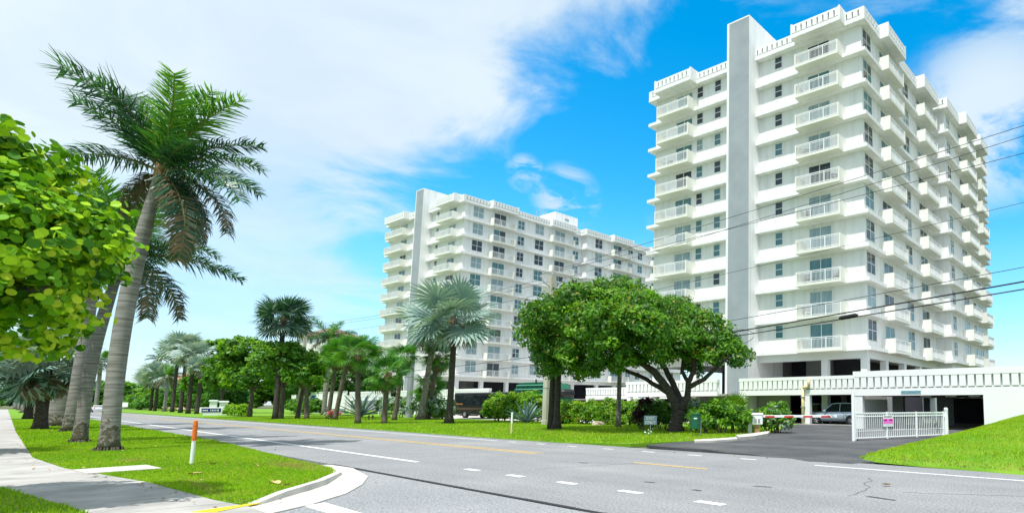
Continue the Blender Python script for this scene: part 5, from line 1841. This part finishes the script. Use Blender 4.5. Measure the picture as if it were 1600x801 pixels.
# white sliding gate with a notice
gw = Vector((4.18, 26.26, 0))
ge = Vector((9.1, 29.5, 0))
gl_ = (ge - gw).length
ga = math.atan2(ge.y - gw.y, ge.x - gw.x)
gt = thing('metal_gate', 'white metal picket gate standing open before the dark garage entrance', 'gate', gw, ga)
GM = mat('gate_white', (0.80, 0.81, 0.82), 0.4)
gh = 1.25
for z in (.10, gh - .20, gh - .05):
    MB().bbox(.0, gl_, -.025, .025, z, z + .05, .006).build('rail', GM, gt)
for z in (.42,):
    MB().box(.05, gl_ - .05, -.01, .012, z, z + .025).build('wire_rail', GM, gt)
for k in range(4):
    x = gl_ * k / 3
    MB().bbox(x - .035, x + .035, -.036, .036, .04, gh + .02, .006).build('stile', GM, gt)
pk = MB().box(-.0125, .0125, -.011, .011, .15, gh - .05).mesh('picket', GM)
npk = int(gl_ / .125)
for k in range(1, npk):
    put(pk, 'picket', gt, (gl_ * k / npk, 0, 0))
hp = MB()
for k in range(0, npk, 1):
    x = gl_ * (k + .5) / npk
    hp.box(x - .055, x + .055, -.008, .008, gh - .085, gh - .05)
hp.build('scroll_strip', GM, gt)
MB().tube([(-.12, 0, -.02), (-.12, 0, 2.2)], .075, 10).build('latch_post', GM, gt)
put(MB().tube([(0, -.03, .05), (0, .03, .05)], .06, 12).mesh('roller', TRIM), 'roller', gt, (.05, 0, 0))
gp_ = thing('gate_post', 'round white post closing the right end of the picket gate', 'post', ge + Vector((math.cos(ga) * .22, math.sin(ga) * .22, 0)), ga)
MB().tube([(0, 0, -.05), (0, 0, 1.42), (0, 0, 1.46)], [.10, .10, .05], 14).build('post', GM, gp_, smooth=False)
MB().bbox(-.16, -.09, -.03, .03, .98, 1.1, .01).build('hinge', GM, gp_)
ns = thing('notice_sign', 'white and magenta private property notice hung on the picket gate', 'sign', gw + Vector((math.cos(ga) * 1.98, math.sin(ga) * 1.98, 0)), ga)
MB().bbox(-.32, .32, -.058, -.044, .60, 1.12, .006).build('board', WHT, ns)
MB().box(-.31, .31, -.0605, -.0585, .72, .97).build('pink_band', PINK, ns)
text('PRIVATE PROPERTY', .075, ns, (0, -.0605, 1.05), (RAD(90), 0, 0), BLK, wmax=.52)
for x in (-.28, .07):
    MB().box(x, x + .21, -.0635, -.061, .86, .935).build('magenta_word', MAG, ns)
MB().box(-.2, .2, -.0605, -.0585, .65, .665).build('fine_print', mat('print_grey', (.5, .5, .52), .6), ns)

# entrance sign and pillars
mo = thing('monument_sign', 'navy blue entrance sign with white letters in a white frame', 'sign', (-83.34, 89.03, 0), RAD(38))
MB().bbox(-1.3, 1.3, -.12, .12, .35, 1.2, .04).build('frame', WHT, mo)
MB().box(-1.08, 1.08, -.135, -.119, .48, 1.08).build('panel', NAVY, mo)
MB().bbox(-.9, .9, -.1, .1, 0, .36, .03).build('base', WHT, mo)
for k, (x, w) in enumerate(((-.95, .18), (-.72, .15), (-.52, .15), (-.1, .08), (.08, .09), (.26, .09), (.46, .09), (.68, .15))):
    MB().box(x, x + w, -.15, -.134, .66 if k > 2 else .68, .90 if k > 2 else .86).build('letter', WHT, mo)
for i, (lb, (x, y), h) in enumerate((('white capped gate pillar behind the navy entrance sign', (-93.82, 100.50), 2.15), ('white capped gate pillar right of the navy entrance sign', (-84.07, 91.78), 1.95))):
    pl = thing('gate_pillar', lb, 'pillar', (x, y, 0), RAD(40), 'white gate pillars of the drive')
    MB().bbox(-.46, .46, -.46, .46, -.05, h, .03).build('shaft', WHT, pl)
    MB().bbox(-.6, .6, -.6, .6, h, h + .18, .04).build('cap', WHT, pl)
    MB().prism([(-.55, -.55), (.55, -.55), (.55, .55), (-.55, .55)], h + .18, h + .28).build('cap_top', WHT, pl)
st = thing('small_sign', 'small white board on a post far beyond the road', 'sign', (-195.18, 179.61, 0))
MB().bbox(-1.4, 1.4, -.1, .1, .9, 2.3, .02).build('board', WHT, st)
MB().box(-.15, .15, .1, .25, -.05, 2.2).build('post', STEEL, st)
sp_ = thing('signpost', 'thin pale green signpost beside the short sabal palm', 'post', (-38.06, 58.96, 0.03))
MB().tube([(0, 0, -.05), (0, 0, 3.1)], .035, 7).build('post', mat('pale_green_post', (.42, .55, .42), .5), sp_)
for i, (u_, lb) in enumerate(((0, 'short dark garden light stub right of the big agave'), (1, 'second dark garden light stub nearer the signpost'))):
    x, y = [(-40.97, 61.40), (-40.57, 61.40),][i]
    gdn = thing('garden_light', lb, 'garden light', (x, y, 0.03), 0, 'garden lights on the far lawn')
    MB().tube([(0, 0, -.03), (0, 0, .38)], .05, 8).build('stem', TRIM, gdn)
    MB().tube([(0, 0, .38), (0, 0, .48), (0, 0, .5)], [.10, .10, .04], 10).build('lamp_head', TRIM, gdn)

# poles
up = thing('utility_pole', 'pale concrete utility pole with a crossarm rising behind the big tree', 'utility pole', (-17.0, 46.6, 0), RZ)
POLE = mat('pole_concrete', (0.50, 0.47, 0.40), 0.9, col2=(0.40, 0.37, 0.31), scale=2, stretch=(1, 1, .15), bump=.2, bscale=25)
MB().bbox(-.29, .29, -.29, .29, -.1, .4, .02).build('foot', POLE, up)
pv = MB()
pv.prism([(-.27, -.27), (.27, -.27), (.27, .27), (-.27, .27)], .4, 6.0)
pv.prism([(-.22, -.22), (.22, -.22), (.22, .22), (-.22, .22)], 6.0, 12.0)
pv.build('shaft', POLE, up)
for z in (2.9, 5.6, 8.0):
    MB().box(-.285, .285, -.285, .285, z, z + .05).build('strap', STEEL, up)
cr = MB().tube([(0, -1.0, 11.55), (0, -.5, 11.2), (0, 0, 11.0)], .05, 6).tube([(0, 1.0, 11.55), (0, .5, 11.2), (0, 0, 11.0)], .05, 6)
cr.build('crossarm', STEEL, up)
for (yy, zz) in ((-1.0, 11.6), (1.0, 11.6), (0, 12.0)):
    put(MB().tube([(0, 0, 0), (0, 0, .12), (0, 0, .24), (0, 0, .36)], [.05, .09, .06, .04], 8).mesh('insulator', STEEL), 'insulator', up, (0, yy, zz))
wp = thing('utility_pole', 'whitish concrete pole standing among the round trees and sabal palms', 'utility pole', (-62.91, 79.94, 0), RZ)
pv = MB().prism([(-.2, -.2), (.2, -.2), (.2, .2), (-.2, .2)], -.1, 6.5)
pv.prism([(-.17, -.17), (.17, -.17), (.17, .17), (-.17, .17)], 6.5, 12.6)
pv.build('shaft', POLE, wp)
MB().tube([(0, -.8, 12.3), (0, .8, 12.3)], .05, 6).build('crossarm', STEEL, wp)
MB().tube([(0, 0, 12.6), (0, 0, 13.4)], .03, 6).build('top_pin', STEEL, wp)
lp = thing('lamp_post', 'tall grey steel lamp post before the stair shaft of the left tower', 'lamp post', (-42.0, 70.0, 0), 0)
MB().tube([(0, 0, -.05), (0, 0, .5), (0, 0, 6), (0, 0, 12.3)], [.42, .36, .30, .24], 14).build('shaft', STEEL, lp, smooth=False)
MB().tube([(0, 0, 12.1), (1.2, -.3, 12.5), (2.2, -.5, 12.5)], .07, 8).build('arm', STEEL, lp)
MB().bbox(2.1, 2.9, -.68, -.38, 12.42, 12.58, .03).build('lamp_head', STEEL, lp)
gl2 = thing('wall_lamp', 'small white bracket lamp on the foot of the grey stair shaft', 'wall lamp', (*tower_w(RC, -10.6, -1.9), 0), TZ)
MB().tube([(-.2, 0, 3.2), (-.2, -.25, 3.3), (-.2, -.55, 3.3)], .04, 6).build('arm', WHT, gl2)
MB().tube([(-.2, -.6, 3.12), (-.2, -.6, 3.4)], [.14, .08], 10).build('lamp_head', WHT, gl2)

# overhead cables
ROADD = Vector((-.7895, .6138, 0))
P0 = Vector((-17.0, 46.6, 0))
NRM = Vector((.6138, .7895, 0))


def cable(label, pts, r, sag=0.0, group='overhead cables over the driveway'):
    P = []
    for a, b in zip(pts, pts[1:]):
        a, b = Vector(a), Vector(b)
        for k in range(14):
            t = k / 14
            p = a.lerp(b, t)
            p.z -= sag * 4 * t * (1 - t)
            P.append(p)
    P.append(Vector(pts[-1]))
    o = MB().tube(P, r, 5).build('power_cable', WIRE)
    return tag(o, label, 'cable', group)


def along(t, off, z):
    p = P0 - ROADD * t + NRM * off
    return (p.x, p.y, z)


RIGHTW = [('topmost thin cable running from the pole to the upper right', 1.0, 11.95, 13.95, .014), ('second thin cable from the top on the right', -1.0, 11.95, 13.5, .014), ('third thin cable crossing the right tower', 0, 12.3, 12.75, .014),
          ('thin cable crossing the middle of the right tower', .2, 9.0, 10.6, .011), ('thin cable crossing the lower right tower above the thick pair', .25, 5.9, 7.75, .016)]
for lb, of, z0, z1, r in RIGHTW:
    zz = z0 + (z1 - z0) * 60 / 35.4
    cable(lb, [along(0, of, z0), along(60, of, zz)], r, sag=.25)
cable('thick black cable of the pair, upper one with the loop', [along(0, -.3, 4.9), along(60, -.3, 8.35)], .036, sag=.18)
cable('thick black cable of the pair, lower one carrying the splice', [along(13, -.32, 5.28), along(60, -.32, 7.95)], .028, sag=.12)
spx = along(27.4, -.32, 6.06)
sc_ = thing('cable_splice', 'black splice casing hanging on the lower thick cable', 'cable splice', spx, RZ)
MB().tube([(-.55, 0, -.02), (-.42, 0, -.02), (.42, 0, .04), (.55, 0, .05)], [.04, .11, .11, .04], 10).build('casing', WIRE, sc_)
lp_ = []
for k in range(25):
    a = math.pi * (-.85 + 1.7 * k / 24)
    lp_.append(along(20.5 + 1.5 * math.cos(a) * .75 - .4, -.34, 5.55 + .42 * math.sin(a)))
tag(MB().tube(lp_, .016, 5).build('cable_loop', WIRE), 'thin spare loop of cable hanging on the thick pair', 'cable')
WPt = Vector((-62.91, 79.94, 0))
for i, (lb, of, za, zb) in enumerate((('upper thin cable between the two concrete poles', .8, 11.9, 12.4), ('middle thin cable between the two concrete poles', -.8, 11.6, 12.3), ('lower thin cable between the two concrete poles', 0, 10.7, 11.2))):
    cable(lb, [(P0.x + NRM.x * of, P0.y + NRM.y * of, za), (WPt.x + NRM.x * of, WPt.y + NRM.y * of, zb)], .014, sag=.5, group='overhead cables between the concrete poles')
for i, (lb, za, zb) in enumerate((('first low cable passing in front of the left tower', 5.6, 5.2), ('second low cable passing in front of the left tower', 4.9, 4.7))):
    cable(lb, [(P0.x, P0.y, za), (WPt.x, WPt.y, zb)], .02, sag=.35, group='overhead cables between the concrete poles')
cable('faint cable leaving the whitish pole to the left', [(WPt.x, WPt.y, 12.3), (WPt.x + ROADD.x * 60, WPt.y + ROADD.y * 60, 12.0)], .02, sag=.8, group='overhead cables between the concrete poles')

# brown roofed house and other far buildings
ROOFB = mat('roof_brown_tile', (0.20, 0.135, 0.11), 0.85, col2=(0.26, 0.18, 0.15), scale=3)
HW = mat('house_wall_white', (0.68, 0.66, 0.62), 0.8)


def house(label, x, y, rz, w, d_, h, rh, roof, wallm, wins, name='house'):
    root = thing(name, label, 'house', (x, y, 0), rz)
    MB().box(-w / 2, w / 2, -d_ / 2, d_ / 2, -.1, h).build('wall', wallm, root)
    e = .9
    rb = MB()
    k = max(0, w / 2 - d_ / 2)
    vs = [(-w / 2 - e, -d_ / 2 - e, h), (w / 2 + e, -d_ / 2 - e, h), (w / 2 + e, d_ / 2 + e, h), (-w / 2 - e, d_ / 2 + e, h), (-k - .05, 0, h + rh), (k + .05, 0, h + rh),
          (-w / 2 - e, -d_ / 2 - e, h - .3), (w / 2 + e, -d_ / 2 - e, h - .3), (w / 2 + e, d_ / 2 + e, h - .3), (-w / 2 - e, d_ / 2 + e, h - .3)]
    rb.add(vs, [(0, 1, 5, 4), (1, 2, 5), (2, 3, 4, 5), (3, 0, 4), (6, 9, 8, 7), (0, 6, 7, 1), (1, 7, 8, 2), (2, 8, 9, 3), (3, 9, 6, 0)])
    rb.build('roof', roof, root)
    for (wx, wz) in wins:
        f = MB().box(wx - .7, wx + .7, -d_ / 2 - .06, -d_ / 2 + .02, wz, wz + 1.6).build('window', FRAME, root)
        MB().box(wx - .58, wx + .58, -d_ / 2 - .075, -d_ / 2 - .055, wz + .1, wz + 1.5).build('pane', GL_DARK, f)
    return root


house('white house with a brown hipped roof between the poles', -138.79, 186.43, RAD(-20), 14, 11, 23.2, 3.0, ROOFB, HW, [(x, z) for x in (-6, -3, 0, 3, 6) for z in (12.5, 16.5, 20.5)])
house('second brown roof just left of the left tower', -127.97, 188.16, RAD(-20), 10, 9, 18.6, 2.2, ROOFB, HW, [(x, z) for x in (-3, 0, 3) for z in (11, 14.5)])
PEACH = mat('house_wall_peach', (0.62, 0.46, 0.33), 0.8)
house('peach walled house showing through the gap behind the silver palms', -218.93, 225.94, RAD(-25), 22, 12, 11, 3, mat('roof_terracotta', (.42, .20, .13), .85), PEACH, [(x, z) for x in (-8, -4, 0, 4, 8) for z in (2.5, 6.5)])
house('low house with a pale terracotta roof left of the distant silver palms', -386.66, 366.48, RAD(-25), 26, 14, 5, 4, mat('roof_pale_terracotta', (.50, .27, .18), .85), PEACH, [(x, 2) for x in (-9, -4, 1, 6, 10)])

# fallen leaves
FLM = [mat('dead_leaf_tan', (.60, .40, .19), .8), mat('dead_leaf_brown', (.42, .23, .10), .8)]
dv, df = disc(8)
fl = [MB().add(dv, df).mesh('fallen_leaf', m) for m in FLM]
FLP = [(-14.40, 15.54, 'curled tan leaf on the grass right of the orange marker'), (-12.68, 13.23, 'tan dead leaf on the grass below the orange marker'), (-12.65, 13.35, 'dead leaf lying beside the tan one below the marker'),
       (-12.84, 15.07, 'tan leaf on the verge near the road edge'), (-9.60, 11.79, 'small tan leaf on the grass near the curb'), (-9.84, 11.93, 'tiny brown leaf next to the tan leaf near the curb'),
       (-9.12, 11.44, 'straw coloured leaf closest to the curb'), (2.47, 11.79, 'pale leaf lying on the road in front of the bank')]
for i, (x, y, lb) in enumerate(FLP):
    o = put(fl[i % 2 if i < 7 else 0], 'fallen_leaf', None, (x, y, .075 if i < 7 else .03), (random.uniform(-.3, .3), random.uniform(-.3, .3), random.uniform(0, 6)), sc=(random.uniform(.14, .22), random.uniform(.09, .13), .35))
    tag(o, lb, 'leaf', 'fallen leaves on grass and road')
rk = thing('garden_rock', 'rounded tan rock at the foot of the yellow green hedge', 'rock', (-12.58, 45.45, 0.05))
import bmesh
bm = bmesh.new()
bmesh.ops.create_icosphere(bm, subdivisions=3, radius=.4)
for v in bm.verts:
    v.co = Vector((v.co.x * 1.3, v.co.y, v.co.z * .75)) * (1 + .12 * math.sin(v.co.x * 9) * math.cos(v.co.y * 8 + v.co.z * 5))
me = bpy.data.meshes.new('stone')
bm.to_mesh(me)
bm.free()
me.materials.append(mat('stone_tan', (.40, .33, .24), .9, col2=(.30, .25, .19), scale=4, bump=.4))
put(me, 'stone', rk)

# patio chairs and potted plants on some balconies of the right tower
CHM = mat('patio_chair_white', (.62, .63, .62), .5)
CHD = mat('patio_chair_bronze', (.10, .085, .07), .5)
ORD = ['lowest', 'second', 'third', 'fourth', 'fifth', 'sixth', 'seventh', 'eighth', 'ninth', 'topmost']


def patio_chair(label, x, y, z, rz, m):
    rt = thing('patio_chair', label, 'chair', (*tower_w(RC, x, y), z), TZ + rz, 'patio chairs on the balconies')
    MB().bbox(-.26, .26, -.26, .26, .40, .45, .01).build('seat', m, rt)
    bk2 = MB().box(-.26, .26, .24, .27, .86, .92)
    for k in range(5):
        bk2.box(-.25 + k * .115, -.21 + k * .115, .245, .265, .45, .86)
    bk2.build('backrest', m, rt)
    for sx in (-.23, .23):
        for sy in (-.23, .23):
            MB().box(sx - .02, sx + .02, sy - .02, sy + .02, 0, .40).build('leg', m, rt)
        MB().box(sx - .025, sx + .025, -.24, .24, .63, .66).build('armrest', m, rt)


for k, xs_, m in ((1, (-5.1,), CHM), (2, (-5.0, -2.3), CHD), (4, (-4.9,), CHD), (5, (-2.4,), CHD), (6, (-5.0, -3.9), CHD), (8, (-5.0,), CHM)):
    for j, xx in enumerate(xs_):
        patio_chair('%s%s patio chair on the %s balcony right of the shaft' % (('left ' if j == 0 else 'right ') if len(xs_) > 1 else '', 'white' if m is CHM else 'dark bronze', ORD[k]), xx, -.75, FL0 + PITCH * k + .005, .6 if j == 0 else -.7, m)
for k, m in ((2, CHD), (5, CHM), (7, CHD)):
    patio_chair('%s patio chair on the %s balcony of the stack left of the shaft' % ('white' if m is CHM else 'dark bronze', ORD[k]), -21.6, -.75, FL0 + PITCH * k + .005, .5, m)

# leaf litter and grit: small bits along the curb, the sidewalk edges and the road edge
lit_r, lit_o = [], []
for k in range(240):
    w = k % 4
    if w == 0:
        r_ = random.uniform(-40, -12)
        lit_r.append(r_); lit_o.append(interp(SWR, r_) - abs(random.gauss(0, .25)))
    elif w == 1:
        r_ = random.uniform(-40, -12)
        lit_r.append(r_); lit_o.append(random.uniform(1.2, 5.4))
    elif w == 2:
        lit_r.append(random.uniform(-60, -19)); lit_o.append(5.75 + abs(random.gauss(0, .25)))
    else:
        lit_r.append(random.uniform(-30, 6)); lit_o.append(14.35 - abs(random.gauss(0, .35)))
lit = np.stack([np.array(lit_r), np.array(lit_o), np.where(np.arange(240) % 4 == 1, .07, np.where(np.arange(240) % 4 == 0, .05, .012))], 1)
V = leaves(lit, np.tile(np.array([0, 0, 1.0]), (240, 1)), .075, .6, .1, .25, .5)
o = put(quads('leaf_litter', V, [mat('litter_brown', (.20, .12, .06), .9), mat('litter_tan', (.42, .30, .15), .9)], pick(240, [.6, .4])), 'leaf_litter', rot=(0, 0, RZ))
tag(o, 'small dry leaf litter scattered along the curb, sidewalk and road edge', 'leaf litter', kind='stuff')
